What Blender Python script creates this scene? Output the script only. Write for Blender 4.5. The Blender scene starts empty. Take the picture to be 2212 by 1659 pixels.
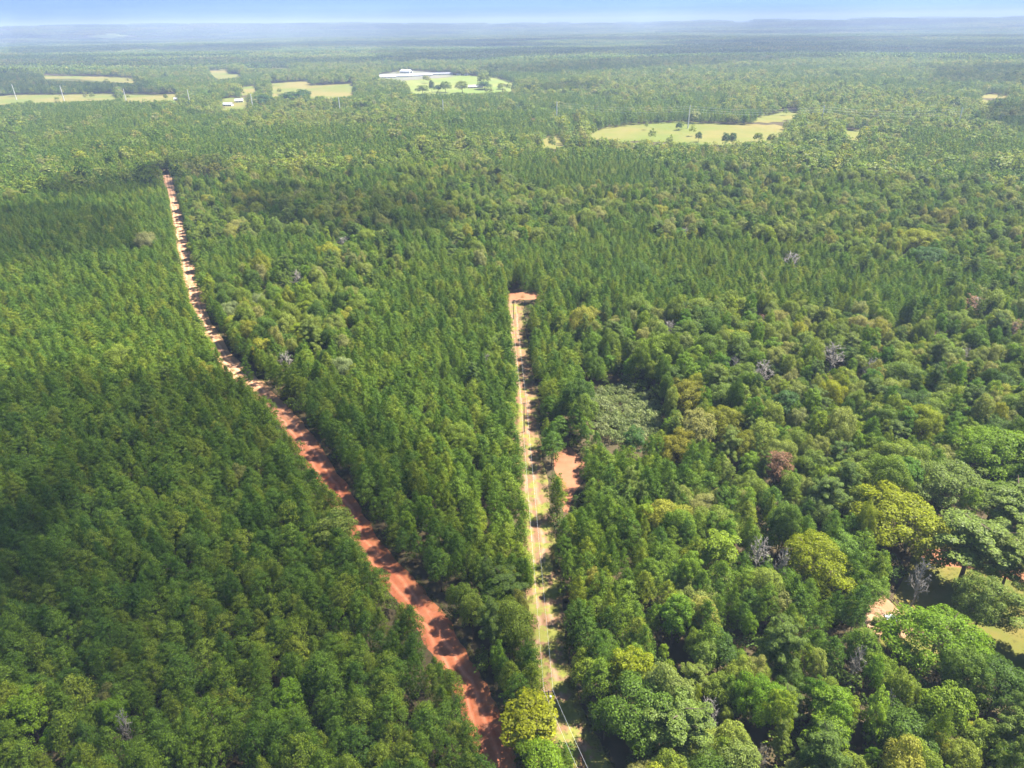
import bpy, math, random
import numpy as np
from mathutils import Matrix, Vector

# ------------------------------------------------------------------ camera
scene = bpy.context.scene
R = math.radians
W0, H0 = 2212.0, 1659.0            # pixel frame in which the layout was measured
FPX = 1478.0
PITCH, ROLL, CAMZ = R(27.95), R(0.75), 120.0
fw = Vector((0, math.cos(PITCH), -math.sin(PITCH)))
r0 = Vector((1, 0, 0)); u0 = Vector((0, math.sin(PITCH), math.cos(PITCH)))
rt = r0 * math.cos(ROLL) - u0 * math.sin(ROLL)
up = u0 * math.cos(ROLL) + r0 * math.sin(ROLL)
cam = bpy.data.cameras.new('camera'); camo = bpy.data.objects.new('camera', cam)
scene.collection.objects.link(camo); scene.camera = camo
cam.sensor_width = 36; cam.lens = FPX / W0 * 36
cam.clip_start = 1.0; cam.clip_end = 90000
mw = Matrix.Identity(4)
for i in range(3):
    mw[i][0] = rt[i]; mw[i][1] = up[i]; mw[i][2] = -fw[i]
mw[2][3] = CAMZ
camo.matrix_world = mw

# ------------------------------------------------------------------ world, sun
SUN_EL, SUN_AZ = R(61), R(72)      # azimuth clockwise from +Y (the view direction)
world = bpy.data.worlds.new('World'); scene.world = world
world.use_nodes = True
wt = world.node_tree; wt.nodes.clear()
sky = wt.nodes.new('ShaderNodeTexSky'); sky.sky_type = 'NISHITA'; sky.sun_disc = False
sky.sun_elevation = SUN_EL; sky.sun_rotation = SUN_AZ
sky.altitude = 300; sky.air_density = 1.0; sky.dust_density = 0.0; sky.ozone_density = 1.0
bg = wt.nodes.new('ShaderNodeBackground'); bg.inputs['Strength'].default_value = 0.068
wo = wt.nodes.new('ShaderNodeOutputWorld')
# the clear band just over the horizon lies behind the haze box, so the sky is read a little higher up
tc_ = wt.nodes.new('ShaderNodeTexCoord'); va_ = wt.nodes.new('ShaderNodeVectorMath'); va_.operation = 'ADD'; va_.inputs[1].default_value = (0, 0, .5)
wt.links.new(tc_.outputs['Generated'], va_.inputs[0]); wt.links.new(va_.outputs[0], sky.inputs['Vector'])
bg_t = wt.nodes.new('ShaderNodeMix'); bg_t.data_type = 'RGBA'; bg_t.blend_type = 'MULTIPLY'; bg_t.inputs[0].default_value = 1; bg_t.inputs[7].default_value = (.86, .95, 1.06, 1)
wt.links.new(sky.outputs[0], bg_t.inputs[6]); wt.links.new(bg_t.outputs[2], bg.inputs[0]); wt.links.new(bg.outputs[0], wo.inputs[0])
sl = bpy.data.lights.new('sun', 'SUN'); sl.energy = 5.0; sl.angle = R(0.53); sl.color = (1.0, 0.95, 0.86)
sun = bpy.data.objects.new('sun', sl); scene.collection.objects.link(sun)
SUND = Vector((math.sin(SUN_AZ) * math.cos(SUN_EL), math.cos(SUN_AZ) * math.cos(SUN_EL), math.sin(SUN_EL)))
sun.rotation_euler = SUND.to_track_quat('Z', 'Y').to_euler(); sun.location = (200, 0, 600)
vs = scene.view_settings
vs.view_transform = 'Standard'; vs.look = 'None'; vs.gamma = 1.0; vs.use_curve_mapping = False
vs.exposure = 2.03
cy = scene.cycles
cy.max_bounces = 5; cy.diffuse_bounces = 3; cy.glossy_bounces = 1; cy.transmission_bounces = 3
cy.volume_bounces = 0; cy.transparent_max_bounces = 10
cy.use_denoising = True; cy.denoiser = 'OPENIMAGEDENOISE'; cy.denoising_input_passes = 'RGB_ALBEDO_NORMAL'; cy.denoising_prefilter = 'ACCURATE'
cy.sample_clamp_indirect = 4.0

C = scene.collection
rng = np.random.default_rng(7)
random.seed(7)

# ------------------------------------------------------------------ helpers
def vnoise(x, y, seed=0):
    """smooth value noise, arrays in, 0..1 out"""
    xi = np.floor(x).astype(np.int64); yi = np.floor(y).astype(np.int64)
    fx = x - xi; fy = y - yi
    fx = fx * fx * (3 - 2 * fx); fy = fy * fy * (3 - 2 * fy)
    def h(a, b):
        n = (a * 374761393 + b * 668265263 + seed * 982451653) & 0xffffffff
        n = ((n ^ (n >> 13)) * 1274126177) & 0xffffffff
        return ((n ^ (n >> 16)) & 0xffff) / 65535.0
    return (h(xi, yi) * (1 - fx) + h(xi + 1, yi) * fx) * (1 - fy) + (h(xi, yi + 1) * (1 - fx) + h(xi + 1, yi + 1) * fx) * fy

def height(x, y):
    x = np.asarray(x, float); y = np.asarray(y, float)
    d = np.hypot(x, y)
    t = np.clip((d - 900) / 2500, 0, 1); t = t * t * (3 - 2 * t)
    z = t * ((vnoise(x / 900, y / 520, 3) - .5) * 16 + (vnoise(x / 2600, y / 1400, 5) - .5) * 34 * np.clip(d / 6000, 0, 1))
    t2 = np.clip((d - 7600) / 2600, 0, 1); t2 = t2 * t2 * (3 - 2 * t2)
    th = np.degrees(np.arctan2(x, y))
    ridge = np.interp(th, [-60, -38, -34, -31, -27, -20, -12, -4, 6, 18, 30, 40, 60],
                      [90, 118, 108, 116, 124, 112, 110, 80, 55, 60, 78, 84, 80])
    ridge = ridge + (vnoise(th * .8 + 50, d / 3000, 9) - .5) * 50 + (vnoise(th * 2.6 + 50, d / 1500, 10) - .5) * 16
    back = np.clip((19000 - d) / 5000, 0.25, 1)
    return z * (1 - .6 * t2) + t2 * ridge * back * .92

def unproj(u, v, z=None):   # noqa
    """pixel of the 2212x1659 frame -> point of the ground"""
    d = fw * FPX + rt * (u - W0 / 2) - up * (v - H0 / 2)
    zz = 0.0 if z is None else z
    if z is None and v < 110:
        t = 3000.0 / FPX
        while t * FPX < 30000 and CAMZ + d.z * t > float(height(d.x * t, d.y * t)): t *= 1.004
        return (d.x * t, d.y * t, CAMZ + d.z * t)
    for _ in range(1 if z is not None else 12):
        t = (zz - CAMZ) / d.z
        x, y = d.x * t, d.y * t
        if z is None: zz = .5 * zz + .5 * float(height(x, y))
    return (x, y, zz)

def proj(x, y, z):
    dx, dy, dz = x, y, z - CAMZ
    w = dx * fw.x + dy * fw.y + dz * fw.z
    w = np.where(w < 1, 1, w)
    a = dx * rt.x + dy * rt.y + dz * rt.z
    b = dx * up.x + dy * up.y + dz * up.z
    return W0 / 2 + a / w * FPX, H0 / 2 - b / w * FPX, w

def inpoly(px, py, poly):
    px = np.asarray(px, float); py = np.asarray(py, float)
    res = np.zeros(px.shape, bool)
    n = len(poly)
    for i in range(n):
        x1, y1 = poly[i][:2]; x2, y2 = poly[(i + 1) % n][:2]
        if y1 == y2: continue
        c = ((y1 > py) != (y2 > py)) & (px < (x2 - x1) * (py - y1) / (y2 - y1) + x1)
        res ^= c
    return res

def polydist(px, py, line):
    best = np.full(np.shape(px), 1e9)
    for (x1, y1), (x2, y2) in zip(line[:-1], line[1:]):
        dx, dy = x2 - x1, y2 - y1
        t = np.clip(((px - x1) * dx + (py - y1) * dy) / (dx * dx + dy * dy), 0, 1)
        best = np.minimum(best, np.hypot(px - x1 - t * dx, py - y1 - t * dy))
    return best

def smooth_line(pts, n=8):
    out = []
    P = [pts[0]] + list(pts) + [pts[-1]]
    for i in range(1, len(P) - 2):
        p0, p1, p2, p3 = (np.array(q, float) for q in P[i - 1:i + 3])
        for k in range(n):
            t = k / n
            out.append(tuple(.5 * ((2 * p1) + (-p0 + p2) * t + (2 * p0 - 5 * p1 + 4 * p2 - p3) * t * t + (-p0 + 3 * p1 - 3 * p2 + p3) * t ** 3)))
    out.append(tuple(pts[-1]))
    return out

def tag(o, label=None, cat=None, group=None, kind=None):
    if label: o['label'] = label
    if cat: o['category'] = cat
    if group: o['group'] = group
    if kind: o['kind'] = kind
    return o

def mesh_obj(name, verts, faces, mat, parent=None, loc=None, link=True, smooth=False):
    me = bpy.data.meshes.new(name)
    me.from_pydata([tuple(v) for v in verts], [], [tuple(f) for f in faces])
    if mat is not None:
        for m in (mat if isinstance(mat, (list, tuple)) else [mat]): me.materials.append(m)
    if smooth: me.polygons.foreach_set('use_smooth', [True] * len(me.polygons))
    me.update()
    o = bpy.data.objects.new(name, me)
    if link: C.objects.link(o)
    if parent: o.parent = parent
    if loc is not None: o.location = loc
    return o

def np_mesh(name, V, F, mat):
    """V (n,3), F (m,k) fast mesh"""
    me = bpy.data.meshes.new(name)
    k = F.shape[1]
    me.vertices.add(len(V)); me.vertices.foreach_set('co', V.astype(np.float32).ravel())
    me.loops.add(F.size); me.loops.foreach_set('vertex_index', F.astype(np.int32).ravel())
    me.polygons.add(len(F)); me.polygons.foreach_set('loop_start', np.arange(0, F.size, k, dtype=np.int32))
    me.polygons.foreach_set('loop_total', np.full(len(F), k, np.int32))
    me.update(calc_edges=True)
    if mat: me.materials.append(mat)
    return me

def empty(name, loc, rz=0):
    o = bpy.data.objects.new(name, None); C.objects.link(o)
    o.location = loc; o.rotation_euler = (0, 0, rz); o.empty_display_size = .5
    return o

class MB:
    def __init__(s): s.v = []; s.f = []
    def box(s, x0, x1, y0, y1, z0, z1):
        b = len(s.v)
        s.v += [(x0, y0, z0), (x1, y0, z0), (x1, y1, z0), (x0, y1, z0), (x0, y0, z1), (x1, y0, z1), (x1, y1, z1), (x0, y1, z1)]
        s.f += [(b, b + 3, b + 2, b + 1), (b + 4, b + 5, b + 6, b + 7), (b, b + 1, b + 5, b + 4), (b + 1, b + 2, b + 6, b + 5), (b + 2, b + 3, b + 7, b + 6), (b + 3, b, b + 4, b + 7)]
        return s
    def tube(s, path, radii, n=6, cap=True):
        P = [Vector(p) for p in path]
        if not hasattr(radii, '__len__'): radii = [radii] * len(P)
        rings = []
        for i, p in enumerate(P):
            d = (P[min(i + 1, len(P) - 1)] - P[max(i - 1, 0)]).normalized()
            a = d.cross(Vector((0, 0, 1))) if abs(d.z) < .95 else d.cross(Vector((1, 0, 0)))
            a.normalize(); c = d.cross(a)
            rings.append(len(s.v))
            for k in range(n):
                t = 2 * math.pi * k / n
                s.v.append(tuple(p + (a * math.cos(t) + c * math.sin(t)) * radii[i]))
        for i in range(len(P) - 1):
            for k in range(n):
                s.f.append((rings[i] + k, rings[i] + (k + 1) % n, rings[i + 1] + (k + 1) % n, rings[i + 1] + k))
        if cap:
            s.f.append(tuple(rings[0] + k for k in reversed(range(n)))); s.f.append(tuple(rings[-1] + k for k in range(n)))
        return s
    def build(s, name, mat, parent=None, loc=None, smooth=False):
        return mesh_obj(name, s.v, s.f, mat, parent, loc, smooth=smooth)

# ------------------------------------------------------------------ materials
def new_mat(name):
    m = bpy.data.materials.new(name); m.use_nodes = True
    nt = m.node_tree; nt.nodes.clear()
    out = nt.nodes.new('ShaderNodeOutputMaterial')
    return m, nt, out

def ramp(nt, fac, stops):
    r = nt.nodes.new('ShaderNodeValToRGB')
    el = r.color_ramp.elements
    while len(el) < len(stops): el.new(.5)
    for e, (p, c) in zip(el, stops):
        e.position = p; e.color = (*c, 1)
    nt.links.new(fac, r.inputs[0])
    return r.outputs[0]

def mixc(nt, a, b, fac, mode='MIX'):
    m = nt.nodes.new('ShaderNodeMix'); m.data_type = 'RGBA'; m.blend_type = mode
    for s, val in ((m.inputs[6], a), (m.inputs[7], b), (m.inputs[0], fac)):
        if isinstance(val, bpy.types.NodeSocket): nt.links.new(val, s)
        elif hasattr(val, '__len__'): s.default_value = (*val, 1)
        else: s.default_value = val
    return m.outputs[2]

def noise(nt, vec, scale, detail=3, rough=.55):
    n = nt.nodes.new('ShaderNodeTexNoise'); n.inputs['Scale'].default_value = scale
    n.inputs['Detail'].default_value = detail; n.inputs['Roughness'].default_value = rough
    if vec is not None: nt.links.new(vec, n.inputs['Vector'])
    return n.outputs['Fac']

def leaf_mat(name, stops, transl=.22, vary=.35, stand=.35, spec=.12, standcol=(1.25, 1.05, .75)):
    m, nt, out = new_mat(name)
    oi = nt.nodes.new('ShaderNodeObjectInfo')
    base = ramp(nt, oi.outputs['Random'], stops)
    # stands of trees differ a little in tint from one patch of the wood to the next
    n1 = noise(nt, oi.outputs['Location'], .012, 2)
    rr = nt.nodes.new('ShaderNodeMapRange'); rr.inputs[1].default_value = .35; rr.inputs[2].default_value = .65
    nt.links.new(n1, rr.inputs[0])
    mu = nt.nodes.new('ShaderNodeMath'); mu.operation = 'MULTIPLY'; mu.inputs[1].default_value = stand
    nt.links.new(rr.outputs[0], mu.inputs[0])
    base2 = mixc(nt, base, standcol, mu.outputs[0], 'MULTIPLY')
    geo = nt.nodes.new('ShaderNodeNewGeometry')
    lv = ramp(nt, geo.outputs['Random Per Island'], [(0, (1 - vary,) * 3), (.6, (1, 1, 1)), (1, (1 + vary, 1 + vary * .95, 1 + vary * .5))])
    col = mixc(nt, base2, lv, 1.0, 'MULTIPLY')
    p = nt.nodes.new('ShaderNodeBsdfPrincipled'); p.inputs['Roughness'].default_value = .48
    p.inputs['Specular IOR Level'].default_value = spec
    nt.links.new(col, p.inputs['Base Color'])
    tr = nt.nodes.new('ShaderNodeBsdfTranslucent')
    tcol = mixc(nt, col, (1.45, 1.45, .5), 1.0, 'MULTIPLY')
    nt.links.new(tcol, tr.inputs[0])
    ms = nt.nodes.new('ShaderNodeMixShader'); ms.inputs[0].default_value = transl
    nt.links.new(p.outputs[0], ms.inputs[1]); nt.links.new(tr.outputs[0], ms.inputs[2])
    nt.links.new(ms.outputs[0], out.inputs[0])
    return m

def plain(name, c, rough=.8, vary=.25, scale=3, spec=.3, metal=0):
    m, nt, out = new_mat(name)
    tc = nt.nodes.new('ShaderNodeTexCoord')
    n = noise(nt, tc.outputs['Object'], scale, 4)
    col = ramp(nt, n, [(.3, tuple(x * (1 - vary) for x in c)), (.7, tuple(min(1, x * (1 + vary)) for x in c))])
    p = nt.nodes.new('ShaderNodeBsdfPrincipled'); p.inputs['Roughness'].default_value = rough
    p.inputs['Specular IOR Level'].default_value = spec; p.inputs['Metallic'].default_value = metal
    nt.links.new(col, p.inputs['Base Color']); nt.links.new(p.outputs[0], out.inputs[0])
    return m

M = {}
M['pine'] = leaf_mat('pine_needles', [(0, (.064, .128, .016)), (.3, (.094, .168, .018)), (.7, (.126, .198, .020)), (1, (.170, .216, .022))], .35, .55, .6)
M['oldpine'] = leaf_mat('old_pine_needles', [(0, (.085, .138, .024)), (.5, (.110, .160, .028)), (1, (.138, .182, .030))], .3, .5, .3)
M['oak'] = leaf_mat('oak_leaves', [(0, (.048, .095, .014)), (.12, (.085, .148, .018)), (.3, (.130, .188, .022)), (.5, (.165, .215, .028)), (.65, (.185, .228, .048)), (.78, (.205, .208, .062)), (.86, (.230, .245, .022)), (.93, (.105, .190, .016)), (1, (.220, .228, .090))], .4, .5, .45)
M['gum'] = leaf_mat('sweetgum_leaves', [(0, (.075, .160, .013)), (.5, (.125, .210, .015)), (1, (.195, .250, .016))], .42, .5, .3)
M['yellow'] = leaf_mat('yellow_green_leaves', [(0, (.215, .235, .008)), (.5, (.185, .22, .008)), (1, (.24, .25, .010))], .45, .5, 0)
M['olive'] = leaf_mat('olive_leaves', [(0, (.165, .180, .014)), (1, (.20, .182, .018))], .4, .5, 0)
M['bright'] = leaf_mat('bright_green_leaves', [(0, (.115, .205, .010)), (1, (.145, .220, .012))], .45, .5, 0)
M['shrub'] = leaf_mat('pale_shrub_leaves', [(0, (.130, .170, .050)), (.5, (.175, .210, .075)), (1, (.215, .240, .105))], .35, .45, 0)
M['under'] = leaf_mat('undergrowth_leaves', [(0, (.042, .080, .012)), (1, (.105, .152, .020))], .35, .45, .3)
M['weeds'] = leaf_mat('dry_weeds', [(0, (.08, .11, .02)), (1, (.16, .145, .045))], .35, .4, .3)
M['rust'] = leaf_mat('dead_brown_needles', [(0, (.155, .075, .04)), (1, (.19, .11, .055))], .1, .35, 0)
M['greytwig'] = plain('dead_grey_wood', (.24, .215, .18), .9, .25, 2)
M['bark'] = plain('bark', (.12, .085, .06), .9, .3, 2)
M['pole'] = plain('weathered_pole_wood', (.11, .085, .065), .9, .25, 3)
M['palepole'] = plain('pale_pole', (.62, .60, .55), .6, .08, 1)
M['steel'] = plain('galvanised_steel', (.5, .5, .5), .4, .1, 2, .5, .6)
M['wire'] = plain('aluminium_wire', (.55, .55, .53), .4, .05, 1, .5, .3)
M['whiteroof'] = plain('white_metal_roof', (.40, .41, .42), .45, .06, .3)
M['greyroof'] = plain('grey_metal_roof', (.22, .22, .24), .5, .12, .3)
M['tanroof'] = plain('tan_roof', (.45, .33, .25), .7, .12, .5)
M['wall'] = plain('pale_wall', (.55, .53, .48), .8, .1, 1)
M['redwall'] = plain('red_wall', (.30, .07, .05), .8, .1, 1)
M['glass'] = plain('dark_window', (.05, .06, .07), .15, .1, 1)
M['tarp'] = plain('white_sheet', (.62, .64, .68), .5, .08, 2)
M['rail'] = plain('fence_rail_wood', (.16, .10, .075), .9, .3, 3)

def ground_mat():
    m, nt, out = new_mat('forest_floor')
    g = nt.nodes.new('ShaderNodeNewGeometry')
    a = noise(nt, g.outputs['Position'], .09, 6, .65)
    b = noise(nt, g.outputs['Position'], 1.3, 4, .6)
    c1 = ramp(nt, a, [(.35, (.028, .034, .014)), (.6, (.055, .052, .024))])
    c2 = mixc(nt, c1, (.085, .055, .03), 0.0)
    c2.node.inputs[0].default_value = 0
    nt.links.new(b, c2.node.inputs[0])
    p = nt.nodes.new('ShaderNodeBsdfPrincipled'); p.inputs['Roughness'].default_value = .95
    p.inputs['Specular IOR Level'].default_value = .1
    nt.links.new(c2, p.inputs['Base Color']); nt.links.new(p.outputs[0], out.inputs[0])
    return m

def dirt_mat(name, c_a, c_b, c_c, s1=.05, s2=.6, far=None, grass=None, grass_lo=.5, ruts=True):
    """bare soil: broad patches, fine grain, optional grass growing over it; far = (colour, y0, y1) the paler soil further along"""
    m, nt, out = new_mat(name)
    g = nt.nodes.new('ShaderNodeNewGeometry')
    a = noise(nt, g.outputs['Position'], s1, 3, .6)
    b = noise(nt, g.outputs['Position'], s2, 6, .7)
    c = mixc(nt, c_a, c_b, 0.0)
    mr = nt.nodes.new('ShaderNodeMapRange'); mr.inputs[1].default_value = .38; mr.inputs[2].default_value = .62
    nt.links.new(a, mr.inputs[0]); nt.links.new(mr.outputs[0], c.node.inputs[0])
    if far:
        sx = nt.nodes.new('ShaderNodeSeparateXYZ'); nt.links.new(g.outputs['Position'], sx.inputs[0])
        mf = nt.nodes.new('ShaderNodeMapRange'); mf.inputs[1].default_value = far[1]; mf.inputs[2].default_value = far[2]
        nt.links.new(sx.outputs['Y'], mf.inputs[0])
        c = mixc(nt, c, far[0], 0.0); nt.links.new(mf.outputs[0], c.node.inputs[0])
    mb = nt.nodes.new('ShaderNodeMapRange'); mb.inputs[1].default_value = .35; mb.inputs[2].default_value = .7
    nt.links.new(b, mb.inputs[0])
    c = mixc(nt, c, c_c, 0.0); nt.links.new(mb.outputs[0], c.node.inputs[0])
    mm = nt.nodes.new('ShaderNodeMath'); mm.operation = 'MULTIPLY'; mm.inputs[1].default_value = .45
    nt.links.new(mb.outputs[0], mm.inputs[0]); nt.links.new(mm.outputs[0], c.node.inputs[0])
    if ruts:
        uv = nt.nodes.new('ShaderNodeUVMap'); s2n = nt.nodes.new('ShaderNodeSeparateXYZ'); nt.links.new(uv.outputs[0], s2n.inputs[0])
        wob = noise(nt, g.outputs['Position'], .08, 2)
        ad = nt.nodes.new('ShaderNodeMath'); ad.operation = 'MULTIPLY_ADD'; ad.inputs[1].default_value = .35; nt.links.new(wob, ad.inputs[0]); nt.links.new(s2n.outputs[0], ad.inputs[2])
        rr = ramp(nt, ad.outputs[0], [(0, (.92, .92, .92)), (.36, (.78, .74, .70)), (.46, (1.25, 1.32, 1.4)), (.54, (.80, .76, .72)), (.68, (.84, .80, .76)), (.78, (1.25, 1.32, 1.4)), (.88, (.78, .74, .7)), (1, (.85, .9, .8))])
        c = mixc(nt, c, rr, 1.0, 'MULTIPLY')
    if grass:
        gn = noise(nt, g.outputs['Position'], .22, 6, .72)
        mg = nt.nodes.new('ShaderNodeMapRange'); mg.inputs[1].default_value = grass_lo; mg.inputs[2].default_value = grass_lo + .08
        gx_ = nt.nodes.new('ShaderNodeSeparateXYZ'); nt.links.new(g.outputs['Position'], gx_.inputs[0])
        gm = nt.nodes.new('ShaderNodeMapRange'); gm.inputs[1].default_value = 110; gm.inputs[2].default_value = 220; gm.inputs[3].default_value = .045; gm.inputs[4].default_value = -.01
        nt.links.new(gx_.outputs['Y'], gm.inputs[0])
        ga = nt.nodes.new('ShaderNodeMath'); ga.operation = 'ADD'; nt.links.new(gn, ga.inputs[0]); nt.links.new(gm.outputs[0], ga.inputs[1])
        nt.links.new(ga.outputs[0], mg.inputs[0])
        gc = ramp(nt, b, [(.3, grass[0]), (.7, grass[1])])
        c = mixc(nt, c, gc, 0.0); nt.links.new(mg.outputs[0], c.node.inputs[0])
    p = nt.nodes.new('ShaderNodeBsdfPrincipled'); p.inputs['Roughness'].default_value = .95
    p.inputs['Specular IOR Level'].default_value = .1
    nt.links.new(c, p.inputs['Base Color']); nt.links.new(p.outputs[0], out.inputs[0])
    return m

M['ground'] = ground_mat()
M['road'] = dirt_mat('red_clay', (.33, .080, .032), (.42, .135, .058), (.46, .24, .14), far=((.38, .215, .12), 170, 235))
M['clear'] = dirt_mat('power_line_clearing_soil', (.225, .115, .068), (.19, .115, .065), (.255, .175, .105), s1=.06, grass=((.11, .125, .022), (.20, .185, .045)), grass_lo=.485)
M['redsoil'] = dirt_mat('orange_soil', (.21, .08, .04), (.26, .115, .058), (.27, .15, .085), ruts=False)
M['pad'] = dirt_mat('pale_sand', (.27, .16, .085), (.33, .225, .14), (.20, .075, .03), s1=.15, s2=.35, ruts=False)
M['lawn'] = dirt_mat('dry_lawn', (.075, .10, .016), (.16, .12, .034), (.10, .09, .022), s1=.06, s2=.5, ruts=False)
M['field'] = dirt_mat('dry_grass_field', (.105, .130, .022), (.175, .142, .042), (.11, .105, .026), s1=.008, s2=.08, ruts=False)
M['farmfield'] = dirt_mat('green_gold_field', (.12, .165, .030), (.175, .18, .045), (.115, .13, .032), s1=.006, s2=.05, ruts=False)
M['yard'] = dirt_mat('white_gravel_yard', (.15, .135, .10), (.11, .12, .06), (.19, .175, .15), s1=.02, s2=.2, ruts=False)

# ------------------------------------------------------------------ ground sheet
def axis(a, b, n, k):
    t = np.linspace(-1, 1, n); s = np.sinh(k * t) / math.sinh(k)
    return np.where(s < 0, -s * a, s * b)
gx = axis(-34000, 34000, 301, 6.5)
ty = np.linspace(0, 1, 341); gy = -600 + 35000 * (np.sinh(6.2 * ty) / math.sinh(6.2))
GX, GY = np.meshgrid(gx, gy)
GZ = height(GX, GY)
V = np.stack([GX.ravel(), GY.ravel(), GZ.ravel()], 1)
nx, ny = len(gx), len(gy)
ii, jj = np.meshgrid(np.arange(nx - 1), np.arange(ny - 1))
b0 = (jj * nx + ii).ravel()
F = np.stack([b0, b0 + 1, b0 + nx + 1, b0 + nx], 1)
go = bpy.data.objects.new('ground', np_mesh('ground', V, F, M['ground'])); C.objects.link(go)
tag(go, 'dark leaf littered forest floor under the whole wood, rolling out to the horizon', 'ground', kind='structure')

# ------------------------------------------------------------------ roads, clearings, fields (pixel outlines -> ground)
ROADPX = [(1085, 1760), (1078, 1680), (1062, 1600), (1022, 1505), (985, 1440), (943, 1365), (905, 1310), (855, 1250), (800, 1190), (765, 1130), (742, 1085), (706, 1030), (668, 968),
          (625, 912), (597, 880), (565, 848), (525, 812), (485, 772), (455, 728), (430, 680), (416, 620), (404, 570), (392, 520), (384, 480), (375, 440), (366, 405), (361, 378)]
ROAD = smooth_line([unproj(u, v)[:2] for u, v in ROADPX], 6)
CORPX = [(1345, 1790), (1275, 1659), (1222, 1565), (1190, 1461), (1181, 1383), (1175, 1253), (1166, 1208), (1160, 1130), (1147, 1026), (1137, 948), (1139, 896), (1135, 850), (1121, 760), (1112, 693), (1113, 637)]
COR = smooth_line([unproj(u, v)[:2] for u, v in CORPX], 6)

def ribbon(name, line, hw, z, mat, jit=0.0, nseg=6):
    V, F, UV = [], [], []
    L = [np.array(p[:2]) for p in line]
    k = nseg + 1
    for i, p in enumerate(L):
        d = L[min(i + 1, len(L) - 1)] - L[max(i - 1, 0)]; d = d / np.hypot(*d); n = np.array([-d[1], d[0]])
        w = hw(i / (len(L) - 1)) if callable(hw) else hw
        e0 = (vnoise(np.array(i * .7), np.array(3.), 11) - .5) * jit; e1 = (vnoise(np.array(i * .7), np.array(9.), 12) - .5) * jit
        for s in range(k):
            t = s / nseg
            off = (w + e0) * (1 - t) - (w + e1) * t
            q = p + n * off
            V.append((q[0], q[1], float(height(q[0], q[1])) + z)); UV.append((t, i / 10))
    for i in range(len(L) - 1):
        for s in range(nseg):
            F.append((i * k + s, i * k + s + 1, (i + 1) * k + s + 1, (i + 1) * k + s))
    o = mesh_obj(name, V, F, mat)
    uvl = o.data.uv_layers.new(name='UVMap')
    for lp in o.data.loops: uvl.data[lp.index].uv = UV[lp.vertex_index]
    # face up
    if o.data.polygons[0].normal.z < 0: o.data.flip_normals()
    return o

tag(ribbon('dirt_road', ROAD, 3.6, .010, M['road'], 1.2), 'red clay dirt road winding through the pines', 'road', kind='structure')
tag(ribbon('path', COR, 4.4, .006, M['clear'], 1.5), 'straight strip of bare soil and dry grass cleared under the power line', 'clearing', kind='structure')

def sheet(name, px, mat, z=.02, label=None, cat=None, grow=0, jag=0.0):
    P = [unproj(u, v) for u, v in px]
    # subdivide edges with a small wander so that no border is a ruler line
    out = []
    for i in range(len(P)):
        a, b = np.array(P[i][:2]), np.array(P[(i + 1) % len(P)][:2])
        L = np.hypot(*(b - a)); n = max(1, min(14, int(L / (8 if L < 200 else 30))))
        nn = np.array([-(b - a)[1], (b - a)[0]]) / max(L, 1e-6)
        for k in range(n):
            q = a + (b - a) * k / n
            out.append(q + nn * (rng.random() - .5) * jag)
    c = np.mean(out, 0)
    if grow: out = [c + (q - c) * (1 + grow / max(np.hypot(*(q - c)), 1)) for q in out]
    V = []; F = []
    import mathutils
    tess = mathutils.geometry.tessellate_polygon([[Vector((q[0], q[1], 0)) for q in out]])
    V = [(q[0], q[1], float(height(q[0], q[1])) + z) for q in out]
    o = mesh_obj(name, V, [tuple(t) for t in tess], mat)
    import bmesh
    bm = bmesh.new(); bm.from_mesh(o.data)
    bmesh.ops.subdivide_edges(bm, edges=bm.edges[:], cuts=5, use_grid_fill=True)
    for v in bm.verts: v.co.z = float(height(v.co.x, v.co.y)) + z
    for f in bm.faces:
        f.normal_update()
        if f.normal.z < 0: f.normal_flip()
    bm.to_mesh(o.data); bm.free()
    tag(o, label, cat, kind='structure')
    return o

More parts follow.
